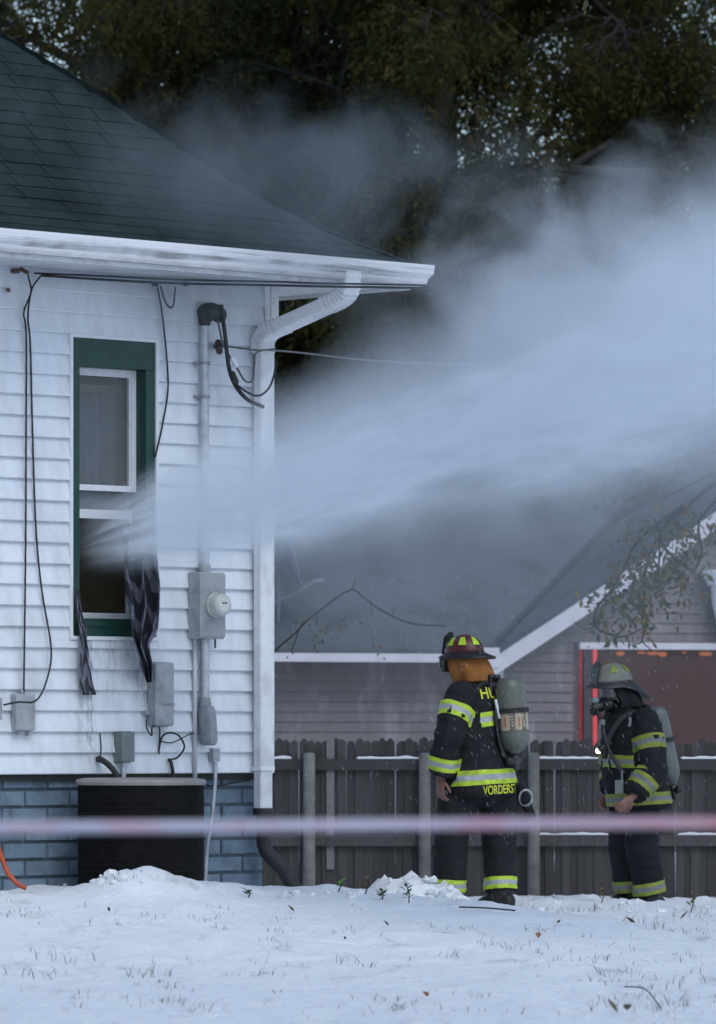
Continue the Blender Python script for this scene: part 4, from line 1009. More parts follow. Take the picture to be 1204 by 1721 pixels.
    for p0, ax, h0, h1, sel in cfg['bodybands']:
        mput('reflective_stripe', band(coat_me, p0, ax, h0, h1, sel), cfg['stripe'], coat)
    # collar
    if cfg.get('collar', True):
        kb = MB(); c0 = J['neck']
        kb.loft([ring(c0-Zv*.07,.115,.115,L,F), ring(c0+Zv*.0,.1,.1,L,F), ring(c0+Zv*.055-F*.01,.098,.104,L,F), ring(c0+Zv*.05-F*.01,.085,.09,L,F), ring(c0-Zv*.05,.09,.09,L,F)])
        mput('collar', remesh(kb, .011, 2, .5, wrinkle(9, .006)), cfg['cloth'], coat)
    # --- helmet: ribbed dome, brim longer at the back, front shield, reflective patches
    hc = cfg['helmet']; tF = cfg['tF']; tL = Zv.cross(tF).normalized(); tU = tF.cross(tL)
    hs_ = cfg.get('hs', 1.05)
    def hp_(x, y, z): return hc + (tL*x + tF*y + tU*z)*hs_
    dome = MB(); nu = 48
    def dv(a, ph, off=0):
        rib = 1 + .035*max(0, math.cos(4*a))**6*math.cos(ph)
        return hp_((.122+off)*math.sin(a)*math.cos(ph)*rib, (.15+off)*math.cos(a)*math.cos(ph)*rib, (.135+off)*math.sin(ph)*rib)
    dome.loft([[dv(2*math.pi*k/nu, ph) for k in range(nu)] for ph in [0,.12,.3,.5,.75,1.0,1.25,1.45,1.54]])
    helmet = obj('helmet', dome, cfg['helmat'], fig, smooth=True)
    br = MB()
    def brim(a, r):
        back = max(0, -math.cos(a)); front = max(0, math.cos(a)); wd = cfg.get('bw',(.045,.095))[0]+cfg.get('bw',(.045,.095))[1]*back**1.3+.012*front
        dn = -.012 - (.028*abs(math.sin(a)) + cfg['bdrop']*back**1.5)*r
        ex, ey = .122+wd*r*.8, .15+wd*r
        return hp_(ex*math.sin(a), ey*math.cos(a), dn)
    A = [2*math.pi*k/nu for k in range(nu)]
    br.loft([[brim(a,.0)+tU*.016 for a in A],[brim(a,.5)+tU*.008 for a in A],[brim(a,1)+tU*.004 for a in A],[brim(a,1.02)-tU*.004 for a in A],[brim(a,.5)-tU*.004 for a in A],[brim(a,-.12)+tU*.0 for a in A]], caps=False)
    obj('brim', br, cfg['brimmat'], helmet, smooth=True)
    sh = MB(); sh.hexa([hp_(-.045,.150,.0),hp_(.045,.150,.0),hp_(.045,.162,.0),hp_(-.045,.162,.0),hp_(-.06,.118,.115),hp_(.06,.118,.115),hp_(.06,.13,.118),hp_(-.06,.13,.118)])
    sh.hexa([hp_(-.06,.1181,.1155),hp_(.06,.1181,.1155),hp_(.06,.13,.1185),hp_(-.06,.13,.1185),hp_(-.02,.10,.155),hp_(.02,.10,.155),hp_(.02,.112,.157),hp_(-.02,.112,.157)])
    obj('front_shield', sh, m_blackp, helmet)
    for a0, a1, p0, p1 in cfg['patch']:
        g_ = MB(); g_.grid(lambda u, v: dv(a0+(a1-a0)*(.5+(u-.5)*(1-.3*v)), p0+(p1-p0)*v, .006), 8, 6); obj('reflective_patch', g_, m_lime if cfg['stripe'][0] is m_lime else m_limed, helmet, smooth=True)
    # --- neck flap hanging from the brim round the back and sides
    fl = MB(); a0, a1 = cfg['flap']; zl = cfg['flaplow']
    def fp(u, v):
        a = a0+(a1-a0)*u; top = hp_(cfg.get('ft_',.098)*math.sin(a), (cfg.get('ft_',.098)+.016)*math.cos(a), -.0)
        c = J['neck']+Zv*zl; rr_ = cfg.get('fr', (.128, .135)); L_, F_ = L, F
        bot = c + tL*math.sin(a)*rr_[0] + tF*math.cos(a)*rr_[1]*1.0
        q = top.lerp(bot, v); q.z = top.z + (bot.z-top.z)*v; bul = math.sin(v*math.pi)*.014 + .010*math.sin(a*7+1.3*v)*v + .008*noise.noise((a*2.2, v*3, 5))
        return q + (tL*math.sin(a)+tF*math.cos(a))*bul
    fl.grid(fp, 40, 14); fo = obj('neck_flap', fl, cfg['flapmat'], helmet, smooth=True); md = fo.modifiers.new('t','SOLIDIFY'); md.thickness = .008
    cfg['fig'] = fig; cfg['coat_me'] = coat_me; cfg['coat'] = coat; cfg['hp'] = hp_; cfg['hel'] = helmet; cfg['hax'] = (hL, hF, hU)
    return cfg
def air_pack(label, bot, top, r, mat, back, F, L, lab=None, strap_from=None):
    """cylinder with neck and valve, backplate, straps"""
    th = thing('air_pack', bot, label, 'air tank', 'air packs worn by the firefighters')
    ax = (top-bot).normalized(); Ln = (top-bot).length; xq = L - ax*L.dot(ax); xq.normalize(); yq = ax.cross(xq)
    Mx = Matrix((( xq.x,yq.x,ax.x,bot.x),(xq.y,yq.y,ax.y,bot.y),(xq.z,yq.z,ax.z,bot.z),(0,0,0,1)))
    pr = [(.02,-.012),(.03,.0),(r*.62,.022),(r*.86,.052),(r*.985,.095),(r,.13)] + [(r,Ln-.12),(r*.985,Ln-.08),(r*.9,Ln-.042),(r*.66,Ln-.012),(r*.3,Ln)]
    mb = MB(); mb.lathe(pr, 32, Mx); cyl = obj('cylinder', mb, mat, th, smooth=True)
    mb = MB(); mb.lathe([(.026,-.055),(.03,-.05),(.03,-.012),(.02,-.011)], 14, Mx)
    mb.capsule([Mx @ Vector((-.05,0,-.05)), Mx @ Vector((.05,0,-.05))], .022, 10); mb.capsule([Mx @ Vector((0,0,-.05)), Mx @ Vector((0,.0,-.1))], .024, 10)
    obj('valve', mb, simple('valve_metal', (.06,.06,.065), .35, metal=.6), th, smooth=True)
    mb = MB(); mb.capsule([Mx @ Vector((.06,0,-.05)), Mx @ Vector((.085,0,-.05))], .03, 12); obj('hand_wheel', mb, m_blackp, th, smooth=True)
    def cpt(a, z, off): return Mx @ Vector(((r+off)*math.cos(a), (r+off)*math.sin(a), z))
    mb = MB()
    for zq in (Ln*.56,):
        mb.loft([[cpt(2*math.pi*k/28, zq-.016, .002) for k in range(28)],[cpt(2*math.pi*k/28, zq-.016, .014) for k in range(28)],[cpt(2*math.pi*k/28, zq+.016, .014) for k in range(28)],[cpt(2*math.pi*k/28, zq+.016, .002) for k in range(28)]], caps=False)
    obj('tank_band', mb, m_strap, th, smooth=True, angle=40)
    # backplate frame against the wearer
    inn = back; bw = L
    mb = MB(); c0 = bot.lerp(top,.0)+inn*(r+.012); c1 = bot.lerp(top,1.0)+inn*(r+.012)
    for w_ in (-.075,.075):
        mb.tube([c0+bw*w_-ax*.03, c0.lerp(c1,.4)+bw*w_*1.1+inn*.01, c1+bw*w_*.7], .016, 8)
    mb.tube([c0-bw*.1, c0+bw*.1], .022, 8); mb.tube([c1-bw*.06, c1+bw*.06], .018, 8)
    obj('backplate', mb, m_blackp, th, smooth=True)
    return th, Mx, cpt, Ln
# ---- first firefighter: turned away to the left, looking up at the spray
Y1 = 38.9
def A1(px, py, dy=0): return P(px, py, Y1) + Vector((0, dy, 0))
F1 = Vector((-.84,.54,0)).normalized(); L1 = Vector((0,0,1)).cross(F1).normalized()       # L = person's left
g1 = lambda px, dy: gh((px-602)/FPX*(Y1+dy), Y1+dy)
def ank(px, dy): return Vector(((px-602)/FPX*Y1, Y1+dy, 0))
aL, aR = ank(753,-.03), ank(843,.02)
gL, gR = gh(aL.x,aL.y,False)-.02, gh(aR.x,aR.y,False)-.03
aL.z = gL+.10; aR.z = gR+.10
pel = A1(806, 1318); nk = A1(798, 1146, .02)
ch = A1(806, 1215)
J1 = dict(head=A1(783,1112,.02), neck=nk, chest=ch, pelvis=pel,
  shL=A1(775,1172,-.17), shR=A1(830,1170,.2), elL=A1(752,1238,-.29), wrL=A1(741,1300,-.25),
  elR=A1(845,1240,.3), wrR=A1(828,1300,.30),
  hipL=A1(773,1328,-.09), hipR=A1(840,1328,.09))
J1['knL'] = J1['hipL'].lerp(aL,.5)+Vector((-.02,.02,0)); J1['knR'] = J1['hipR'].lerp(aR,.5)+Vector((-.01,.02,0)); J1['anL'] = aL; J1['anR'] = aR
def axis1(z):
    t_ = (z-pel.z)/(nk.z-pel.z); return Vector((pel.x+(nk.x-pel.x)*t_+.02*math.sin(max(0,min(1,t_))*math.pi), pel.y+(nk.y-pel.y)*t_, z))
zc = lambda py, Y=Y1: EYE+(HOR-py)/FPX*Y
hF1 = (F1*.98+Vector((0,0,.10))).normalized()
cfg1 = dict(o=Vector((pel.x,pel.y,0)), F=F1, L=L1, J=J1, seed=2, hF=hF1, cloth=m_coat, stripe=[m_lime,m_silver],
  label='firefighter in black coat and red helmet with orange neck flap, seen from behind',
  handL=(Vector((-.03,-.05,-1)).normalized(), Vector((.7,.5,0)), 1, .55), handR=(Vector((0,.05,-1)).normalized(), Vector((-.6,-.4,0)), -1, .55),
  ftL=F1, ftR=(F1+L1*-.15).normalized(), gzL=gL, gzR=gR, shin=(.015,.035), axis=axis1,
  coat=[(zc(1336),.285,.235,0),(zc(1310),.288,.235,0),(zc(1280),.275,.222,0),(zc(1240),.262,.212,0),(zc(1205),.258,.205,0),(zc(1180),.25,.19,0),(zc(1163),.205,.16,0),(zc(1150),.14,.125,0),(zc(1143),.105,.105,0)],
  armbands=[('L','u',.28,.62),('L','l',.55,.9),('R','u',.28,.62),('R','l',.55,.9)], armcut=.19,
  bodybands=[], helmet=A1(781,1098,.02), tF=(F1*.99+Vector((0,0,-.04))).normalized(), bdrop=.02, hs=1.0, bw=(.034,.055),
  helmat=simple('red_helmet', (.085,.016,.02), .4, .3, 14, dirt=(.02,.015,.015), dscale=12), brimmat=simple('dark_red_brim', (.018,.013,.014), .45, .2, 14),
  patch=[(a_-.22,a_+.22,.40,.92) for a_ in (.35,1.2,1.95,2.75,3.6,4.4,5.2,5.95)], flap=(.75,5.5), flaplow=-.005, flapmat=m_orange, ft_=.122, fr=(.150,.152))
ax1 = Vector((-.02,0,1))
near1 = lambda c: not any(segdist(c,J1['el'+q],J1['wr'+q]) < .115 for q in 'LR')
cfg1['bodybands'] = [(Vector((pel.x,pel.y,zc(1319))), Vector((-.06,.0,1)), 0, .105, lambda c: near1(c)),
   (Vector((pel.x,pel.y,zc(1223))), Vector((-.14,.0,1)), 0, .10, lambda c: (c-axis1(c.z)).dot(L1) < .20 and (c-axis1(c.z)).dot(L1) > -.2 and segdist(c,J1['shL'],J1['elL']) > .11)]
firefighter(cfg1)
# name on the coat tail and letters between the shoulders
tm = text_mesh('VORDERSTR', .088, .001, .012)
for v in tm.vertices: v.co.x *= .60
outv = (-F1*.45+L1*.55+Vector((0,-.6,0))).normalized(); rt = Vector((1,0,0)) - outv*outv.x; rt = rt.normalized(); 
rt = (rt*Vector((1,1,0))).normalized() if False else Vector((rt.x,rt.y,.06)).normalized()
m_letter = simple('yellow_letter', (.62,.66,.05), .6, .1, 30)
project_text(tm, axis1(zc(1327))+Vector((.15,0,.0)), rt, Vector((-.06,0,1)), outv, cfg1['coat_me']); mput('name_lettering', tm, m_letter, cfg1['coat'])
tm = text_mesh('HU', .115, .001, .012)
for v in tm.vertices: v.co.x *= .8
project_text(tm, axis1(zc(1166))+Vector((.075,0,.0)), rt, Vector((-.18,0,1)).normalized(), outv, cfg1['coat_me']); mput('back_lettering', tm, m_letter, cfg1['coat'])
# tinted eye shield at the front of the helmet
mb = MB(); hp_ = cfg1['hp']
mb.grid(lambda u,v: hp_(.16*math.sin(-1.0+2.0*u), .155*math.cos((-1.0+2.0*u)*.9)+.02+.01*v, -.01-.115*v), 16, 5); gl_ = obj('eye_shield', mb, simple('smoked_shield', (.05,.06,.065), .15), cfg1['hel'], smooth=True)
gl_.modifiers.new('t','SOLIDIFY').thickness = .003
# belt clip and gloves hanging at the hip
mb = MB(); cl = A1(884,1341,.02)
mb.tube([cl+Vector((.045*math.cos(a_),.01*math.sin(a_*2),.055*math.sin(a_))) for a_ in [2*math.pi*k/16 for k in range(17)]], .010, 6)
mb.capsule([cl+Vector((-.03,0,.07)), cl+Vector((-.015,0,.04))], .012, 6)
rg_ = rootmesh('snap_ring', mb, simple('steel_ring', (.35,.36,.37), .35, metal=.6), cl, 'steel snap ring hanging at the hip of the firefighter with orange flap', 'ring', smooth=True)
mb = MB(); mb.capsule([A1(876,1325,.03), A1(882,1345,.05), A1(893,1368,.05)], [.03,.045,.03], 10); mb.capsule([A1(888,1350,.05), A1(898,1372,.04)], [.025,.018], 8); mb.capsule([A1(884,1352,.05), A1(887,1376,.04)], [.025,.018], 8)
mput('spare_glove', remesh(mb, .009, 2), m_coat2, cfg1['fig'])
# air pack
bt_, tp_ = A1(865,1266,-.13), A1(855,1138,-.13)
th, Mx, cpt, Ln = air_pack('olive air tank with tan label on the back of the nearer firefighter', bt_, tp_, .108, m_tank1, F1, F1, L1)
mb = MB(); z0, z1 = Ln*.30, Ln*.52
mb.loft([[cpt(2*math.pi*k/36, z0, .001) for k in range(36)],[cpt(2*math.pi*k/36, z0, .003) for k in range(36)],[cpt(2*math.pi*k/36, z1, .003) for k in range(36)],[cpt(2*math.pi*k/36, z1, .001) for k in range(36)]], caps=False); lb = obj('label_band', mb, m_label, th, smooth=True, angle=40)
Mi = Mx.inverted(); va = (Mi.to_3x3() @ Vector((0,-1,0))); a_view = math.atan2(va.y, va.x)
def wrap(txt, a0, size, mat, zmid, nm, sx=1):
    tm = text_mesh(txt, size, .0005, .02)
    for v in tm.vertices:
        x_, y_ = v.co.x*sx, v.co.y; v.co = cpt(a0 + y_/.108*1.0, zmid + x_, .0045+v.co.z)
    o = mput(nm, tm, mat, lb)
for a_, mt_ in ((-.95,m_labtx),(.0,m_labtx),(.82,m_labtx)): wrap('SCOTT', a_view+a_-.05, .05, mt_, (z0+z1)/2, 'label_lettering', .78)
for a_ in (-.5,.4): 
    mb = MB(); mb.grid(lambda u,v: cpt(a_view+a_-.06+.12*u, z0+.015+(z1-z0-.03)*(.1+.8*v), .0045), 4, 3); obj('label_print', mb, m_labred, lb)
# straps over the shoulders and round the waist, hose
mb = MB(); mb.tube(spline([tp_+F1*.1+Vector((0,-.02,-.08)), A1(826,1152,-.1), A1(812,1150,-.14), A1(796,1166,-.2)],6), .022, 6, flat=.4)
obj('shoulder_strap', mb, m_strap, th, smooth=True)
mb = MB(); mb.tube(spline([A1(832,1176,-.2), A1(836,1195,-.2), A1(839,1208,-.2)],6), .011, 6); obj('reflective_tab', mb, M_['sash'], th, smooth=True)
mb = MB(); mb.tube(spline([A1(836,1160,-.14), A1(832,1200,-.2), A1(838,1245,-.2), A1(850,1275,-.18), A1(866,1285,-.14)],6), .016, 6); obj('air_hose', mb, m_blackp, th, smooth=True)
t_l = emit('status_light', (.8,.9,1), 6.0); mb = MB(); mb.ellipsoid(A1(859,1277,-.2), (.012,.012,.010), None, 8, 6); obj('status_light', mb, t_l, th, smooth=True)

# ---- second firefighter: masked, white helmet, walking left
Y2 = 40.4
def A2(px, py, dy=0): return P(px, py, Y2) + Vector((0, dy, 0))
F2 = Vector((-.90,-.44,0)).normalized(); L2_ = Vector((0,0,1)).cross(F2).normalized()
aL, aR = Vector(((1094-602)/FPX*Y2, Y2-.06, 0)), Vector(((1062-602)/FPX*Y2, Y2+.12, 0))
gL, gR = gh(aL.x,aL.y,False)-.045, gh(aR.x,aR.y,False)-.02
aL.z = gL+.10; aR.z = gR+.10
pel = A2(1070, 1330); nk = A2(1052, 1196, 0); ch = A2(1060,1250)
J2 = dict(head=A2(1036,1163,-.02), neck=nk, chest=ch, pelvis=pel, shL=A2(1083,1217,-.17), shR=A2(1040,1215,.18),
  elL=A2(1096,1293,-.26), wrL=A2(1064,1334,-.34), elR=A2(1035,1285,.22), wrR=A2(1030,1328,.1),
  hipL=pel+L2_*.09-Vector((0,0,.02)), hipR=pel-L2_*.09-Vector((0,0,.02)), anL=aL, anR=aR)
J2['knL'] = J2['hipL'].lerp(aL,.52)+F2*.04; J2['knR'] = J2['hipR'].lerp(aR,.52)+F2*.05
pel2, nk2 = pel.copy(), nk.copy()
def axis2(z):
    t_ = (z-pel2.z)/(nk2.z-pel2.z); return Vector((pel2.x+(nk2.x-pel2.x)*t_, pel2.y+(nk2.y-pel2.y)*t_, z))
zc2 = lambda py: zc(py, Y2)
near2 = lambda c: not any(segdist(c,J2['el'+q],J2['wr'+q]) < .11 for q in 'LR')
cfg2 = dict(o=Vector((pel.x,pel.y,-.05)), F=F2, L=L2_, J=J2, seed=8, hF=(F2*.98+Vector((0,0,-.10))).normalized(), cloth=m_coat2, stripe=[m_limed,m_silverd],
  label='firefighter in white helmet and black air mask walking by the fence', 
  handL=((F2*.75+Vector((0,0,-.65))).normalized(), (L2_*-.8+Vector((0,0,.2))), 1, .75), handR=((F2*.6+Vector((0,0,-.8))).normalized(), L2_*.9, -1, .75),
  ftL=F2, ftR=F2, gzL=gL, gzR=gR, shin=(.03,.03), axis=axis2,
  coat=[(zc2(1356),.27,.225,0),(zc2(1330),.268,.22,0),(zc2(1300),.255,.21,0),(zc2(1262),.25,.205,0),(zc2(1240),.245,.2,0),(zc2(1222),.235,.185,0),(zc2(1208),.19,.155,0),(zc2(1198),.13,.12,0),(zc2(1190),.1,.1,0)],
  armbands=[('L','u',.30,.60),('L','l',.42,.80),('R','u',.30,.60),('R','l',.42,.80)], armcut=.16,
  bodybands=[(Vector((pel.x,pel.y,zc2(1291))), Vector((.03,0,1)), 0, .09, lambda c: near2(c) and (c-axis2(c.z)).dot(F2) > .0 and segdist(c,J2['shL'],J2['elL']) > .13 and abs((c-axis2(c.z)).dot(L2_)-.045) > .010),
             (Vector((pel.x,pel.y,zc2(1353))), Vector((-.05,0,1)), 0, .09, lambda c: near2(c))],
  helmet=A2(1030,1146,-.02), tF=(F2*.98+Vector((0,0,-.10))).normalized(), bdrop=.13,
  helmat=simple('white_helmet', (.17,.175,.15), .5, .2, 14, dirt=(.07,.07,.065), dscale=9), brimmat=simple('dark_brim', (.022,.023,.025), .5, .2, 14),
  patch=[(a_-.22,a_+.22,.5,1.0) for a_ in (1.3,2.3,3.3,4.3,5.2)], flap=(1.0,5.28), flaplow=.03, flapmat=m_coat2, hs=1.02)
firefighter(cfg2)
hL_, hF_, hU_ = cfg2['hax']; hd = J2['head']
def fpnt(x, y, z): return hd + hL_*x + hF_*y + hU_*z
hb = MB(); M3h = Matrix((hL_,hF_,hU_)).transposed()
hb.ellipsoid(hd-hF_*.018+hU_*.01, (.09,.092,.125), M3h, 18, 12); hb.capsule([hd-hU_*.05-hF_*.01, J2['neck']-Vector((0,0,.04))], [.085,.1], 14); hb.ellipsoid(hd+hF_*.02-hU_*.105, (.075,.08,.05), M3h, 14, 9)
mput('hood', remesh(hb, .011, 2, .5, wrinkle(3,.005)), m_coat2, cfg2['fig'])
mk = thing('face_mask', fpnt(0,.11,-.1), 'black breathing mask with clear lens on the white helmeted firefighter', 'mask')
mb = MB(); mb.grid(lambda u,v: fpnt(.094*math.sin(-1.45+2.9*u), .02+.105*math.cos((-1.45+2.9*u)), -.03+.095*v-.01), 20, 8); lens = obj('lens', mb, simple('mask_lens', (.16,.14,.16), .08, .1, 5), mk, smooth=True); lens.modifiers.new('t','SOLIDIFY').thickness = .004
mb = MB(); mb.tube([fpnt(.098*math.sin(a_), .025+.108*math.cos(a_), .068) for a_ in np.linspace(-1.5,1.5,15)], .011, 6)
mb.tube([fpnt(.098*math.sin(a_), .025+.108*math.cos(a_), -.045) for a_ in np.linspace(-1.5,1.5,15)], .011, 6)
mb.tube([fpnt(-.098,.03,.068), fpnt(-.1,.03,-.045)], .011, 6); mb.tube([fpnt(.098,.03,.068), fpnt(.1,.03,-.045)], .011, 6)
mb.ellipsoid(fpnt(0,.085,-.08), (.082,.07,.065), Matrix((hL_,hF_,hU_)).transposed(), 14, 9)
obj('seal', mb, m_blackp, mk, smooth=True)
mb = MB(); mb.capsule([fpnt(0,.13,-.085), fpnt(0,.195,-.10)], [.045,.04], 14); mb.capsule([fpnt(.0,.18,-.10), fpnt(.0,.205,-.13)], [.035,.028], 12); obj('regulator', mb, m_blackp, mk, smooth=True)
mb = MB(); mb.ellipsoid(fpnt(.012,.185,-.045), (.026,.024,.026), None, 12, 8); obj('exhaust_cap', mb, simple('pale_cap', (.20,.27,.28), .4), mk, smooth=True)
mb = MB(); mb.tube(spline([fpnt(.03,.19,-.12), fpnt(.05,.17,-.22), A2(1012,1225,-.2), A2(1022,1262,-.24), A2(1045,1300,-.26)],6), .016, 6); obj('breathing_hose', mb, m_blackp, mk, smooth=True)
mb = MB(); mb.grid(lambda u,v: fpnt(.101+.002*v, -.01-.05*u, .03-.05*v), 4, 4); mb.v = [tuple(Vector(v)) for v in mb.v]; tg = obj('strap_tab', mb, m_limed, mk); tg.modifiers.new('t','SOLIDIFY').thickness = .006
bt_, tp_ = A2(1131,1318,.06), A2(1103,1188,.06)
th2, Mx, cpt, Ln = air_pack('grey air tank leaning on the back of the white helmeted firefighter', bt_, tp_, .078, m_tank2, F2, F2, L2_)
mb = MB(); mb.tube(spline([tp_+F2*.09+Vector((0,-.03,-.06)), A2(1070,1198,-.12), A2(1044,1208,-.2), A2(1022,1240,-.22), A2(1014,1275,-.22)],6), .024, 6, flat=.4); obj('shoulder_strap', mb, m_strap, th2, smooth=True)
mb = MB(); mb.tube(spline([A2(1056,1206,-.215), A2(1057,1214,-.225), A2(1055,1222,-.23)],5), .013, 6); obj('reflective_tab', mb, m_silverd, th2, smooth=True)
mb = MB(); mb.tube(spline([A2(1012,1210,-.16), A2(1010,1225,-.17), A2(1007,1243,-.18)],5), .022, 6); obj('strap_pad', mb, m_silverd, th2, smooth=True)
# lit lamp clipped to the chest strap
lp = A2(1004,1262,-.22)
lt = thing('chest_lamp', lp, 'small lit chest lamp clipped to the white helmeted firefighter', 'lamp')
mb = MB(); mb.capsule([lp+Vector((.075,.02,.05)), lp+Vector((.015,.004,.012))], [.028,.026], 10); obj('lamp_body', mb, m_blackp, lt, smooth=True)
mb = MB(); mb.ellipsoid(lp, (.020,.014,.020), None, 12, 8); obj('lamp_lens', mb, emit('lamp_glow', (1,.95,.75), 9), lt, smooth=True)
mb = MB(); rr_ = A2(1038,1322,-.3); mb.box(rr_+Vector((-.03,-.02,-.05)), rr_+Vector((.03,.02,.05))); mb.tube([rr_+Vector((.02,0,.05)), rr_+Vector((.02,0,.12))], .008, 6); rootmesh('hand_radio', mb, m_silverd, rr_, 'small grey radio hanging at the waist of the white helmeted firefighter', 'radio')
#==STAGE4==

# ------------------------------------------------------------------ branch hanging in from a tree outside the frame, bare shrub by the fence
m_leafC = leaf_mat('turning_leaves', [(.085,.115,.07),(.095,.125,.075),(.12,.12,.05),(.085,.115,.075),(.24,.15,.03),(.16,.08,.04)])
ob = thing('tree', (5.6, 50, -.12), 'tree whose drooping leafy branches hang in over the tan gable', 'tree')
mb = MB(); mb.tube(spline([(5.6,50,-.4),(5.5,50,1.6),(5.3,50,3.2),(5.4,50,5.5),(5.2,50,8)],6), [.3-.008*i for i in range(25)], 10); obj('trunk', mb, m_bark, ob, smooth=True)
YB = 50; lim = MB(); anch = []
def tw(pts, r, leaf=None):
    q = spline([P(a,b,YB+(c if c else 0)) for a,b,c in pts], 6); lim.tube(q, [max(.004,r*(1-.7*i/len(q))) for i in range(len(q))], 6)
    if leaf:
        for i in range(int(len(q)*leaf[0]), int(len(q)*leaf[1])): anch.append(q[i])
tw([(1560,760,0),(1420,700,.3),(1320,730,.3),(1230,790,.2),(1180,830,0),(1120,880,0)], .05, (.85,1))
tw([(1260,770,.2),(1200,845,0),(1175,880,0),(1180,930,.1),(1168,960,.1)], .02, (.3,.55))
tw([(1150,850,0),(1080,900,0),(1050,950,0),(1030,990,0),(1005,1020,0),(1000,1050,0),(1018,1064,0),(1050,1070,0),(1080,1056,0)], .018, (.0,.5))
tw([(1120,880,0),(1090,940,-.1),(1082,1010,-.1),(1082,1060,-.1),(1080,1078,-.1),(1097,1094,-.1)], .014, (.0,.45))
tw([(1082,1066,-.1),(1075,1082,-.1),(1052,1076,-.1)], .008)
tw([(1100,870,0),(1118,920,0),(1150,950,0),(1168,965,0)], .014)
tw([(1000,1052,0),(985,1058,0),(965,1045,0)], .008)
tw([(1110,890,.1),(1108,950,.1),(1104,985,.1)], .012, (.2,1))
tw([(1230,790,.2),(1190,800,.2),(1130,830,.3),(1060,860,.3),(1010,900,.3)], .012, (.65,.8))
obj('limbs', lim, m_bark, ob, smooth=True)
for _ in range(4200):                                   # unseen crown added over the yard to shade it, outside the view
    a = Vector((random.gauss(4.8,2.6), random.gauss(44.5,3.6), random.gauss(9.0,1.1)))
    px, py = 602+FPX*a.x/a.y, HOR-FPX*(a.z-EYE)/a.y
    if py < -130 or px > 1290: anch.append(a)
for a in ((4.0,46,8.2),(2.5,44,8.6),(6.5,43,8.4),(5.0,41,8.8),(7.5,47,8.5),(3.6,41.5,8.6)):
    mb_ = MB(); mb_.tube(spline([(5.3,50,4.6),((5.3+a[0])/2,(50+a[1])/2,7.4),a],6), [.11-.004*i for i in range(13)], 6); obj('limb', mb_, m_bark, ob, smooth=True)  # limbs carrying the added, unseen crown
make_leaves('crown', anch, m_leafC, ob, 2, .085, .12, .9)
sh_ = thing('bare_shrub', P(400,1500,47.5), 'bare arching shrub canes in front of the grey roof', 'shrub')
mb = MB()
for pts, r in (([(400,1500),(408,1300),(440,1130),(498,1062),(530,1032),(587,992),(610,1003),(640,1025),(690,1047),(750,1052)], .009), ([(515,1042),(506,1052),(497,1075),(490,1095)], .006),
               ([(622,1011),(626,1030)], .005),([(530,1031),(533,1050)], .005),([(660,1036),(664,1018)], .004),([(592,990),(598,975)], .006)):
    mb.tube(spline([P(a,b,47.5) for a,b in pts],6), r, 5)
obj('canes', mb, m_bark, sh_, smooth=True)
make_leaves('leaves', [P(a,b,47.5) for a,b in ((530,1040),(612,1040),(505,1030),(550,1040),(613,1030))], m_leafC, sh_, 1, .05, .05, .9)

# ------------------------------------------------------------------ barrier tape in the foreground
YT = 9.5; zt = EYE+(HOR-1387)/FPX*YT
t = NT('barrier_tape'); p = geo_pos(t); sx = t.sep(p)[0]
c = t.mix(t.range(t.noise(t.scale(p,(1.6,0,0)), 1.0, 3), .35, .65), (.42,.42,.55), (.55,.54,.64)); c = t.mix(t.range(sx, -.1, .85), c, (.50,.25,.30)); c = t.mix(t.range(t.noise(t.scale(p,(9,0,14)),1.0,2), .52,.62,0,.35), c, (.55,.16,.2)) 
t.princ(c, .5, None)
tp = thing('barrier_tape', (0, YT, zt), 'pale pink barrier tape stretched across the foreground, out of focus', 'tape')
mb = MB(); rr = []
for i in range(81):
    x = -2+4*i/80; z = zt + .004*math.sin(x*2.2) - .003*x*0; tw_ = .35*math.sin(x*1.3+.6); hh = .0098
    rr.append([(x, YT-hh*math.sin(tw_)-.001, z-hh*math.cos(tw_)),(x, YT+hh*math.sin(tw_)-.001, z+hh*math.cos(tw_)),(x, YT+hh*math.sin(tw_)+.001, z+hh*math.cos(tw_)),(x, YT-hh*math.sin(tw_)+.001, z-hh*math.cos(tw_))])
mb.loft(rr); obj('ribbon', mb, t.mat, tp, smooth=True)
for x in (-2, 2):
    mb = MB(); mb.tube([(x,YT+.02,-.4),(x,YT+.02,zt+.12)], .02, 8); obj('stake', mb, m_post, tp)

# ------------------------------------------------------------------ small things on the snow
def onsnow(px, py):                                  # ground point seen at a pixel
    d = Vector(((px-602)/FPX, 1, (HOR-py)/FPX)); y = 20.0
    while y < 46 and EYE + d.z*y > gh(d.x*y, y): y += .04
    return Vector((d.x*y, y, gh(d.x*y, y)))
V, Fc = [], []
def blade(p, h, w_, lean):
    b = len(V); a = random.uniform(0, 6.28); sx_ = Vector((math.cos(a), math.sin(a)*.4, 0))*w_; t_ = Vector(p)+lean*h+Vector((0,0,h)); m_ = Vector(p)+lean*h*.35+Vector((0,0,h*.6))
    V.extend([Vector(p)-sx_-Vector((0,0,.02)), Vector(p)+sx_-Vector((0,0,.02)), m_+sx_*.7, m_-sx_*.7, t_]); Fc.extend([(b,b+1,b+2,b+3),(b+3,b+2,b+4)])
def tuft(p, n, sp, h0, h1):
    for _ in range(n):
        x, y = p.x+random.gauss(0,sp), p.y+random.gauss(0,sp*1.4)
        blade((x,y,gh(x,y)), random.uniform(h0,h1), random.uniform(.0012,.003), Vector((random.gauss(0,1.1), random.gauss(0,.8), 0)))
n_ = 0
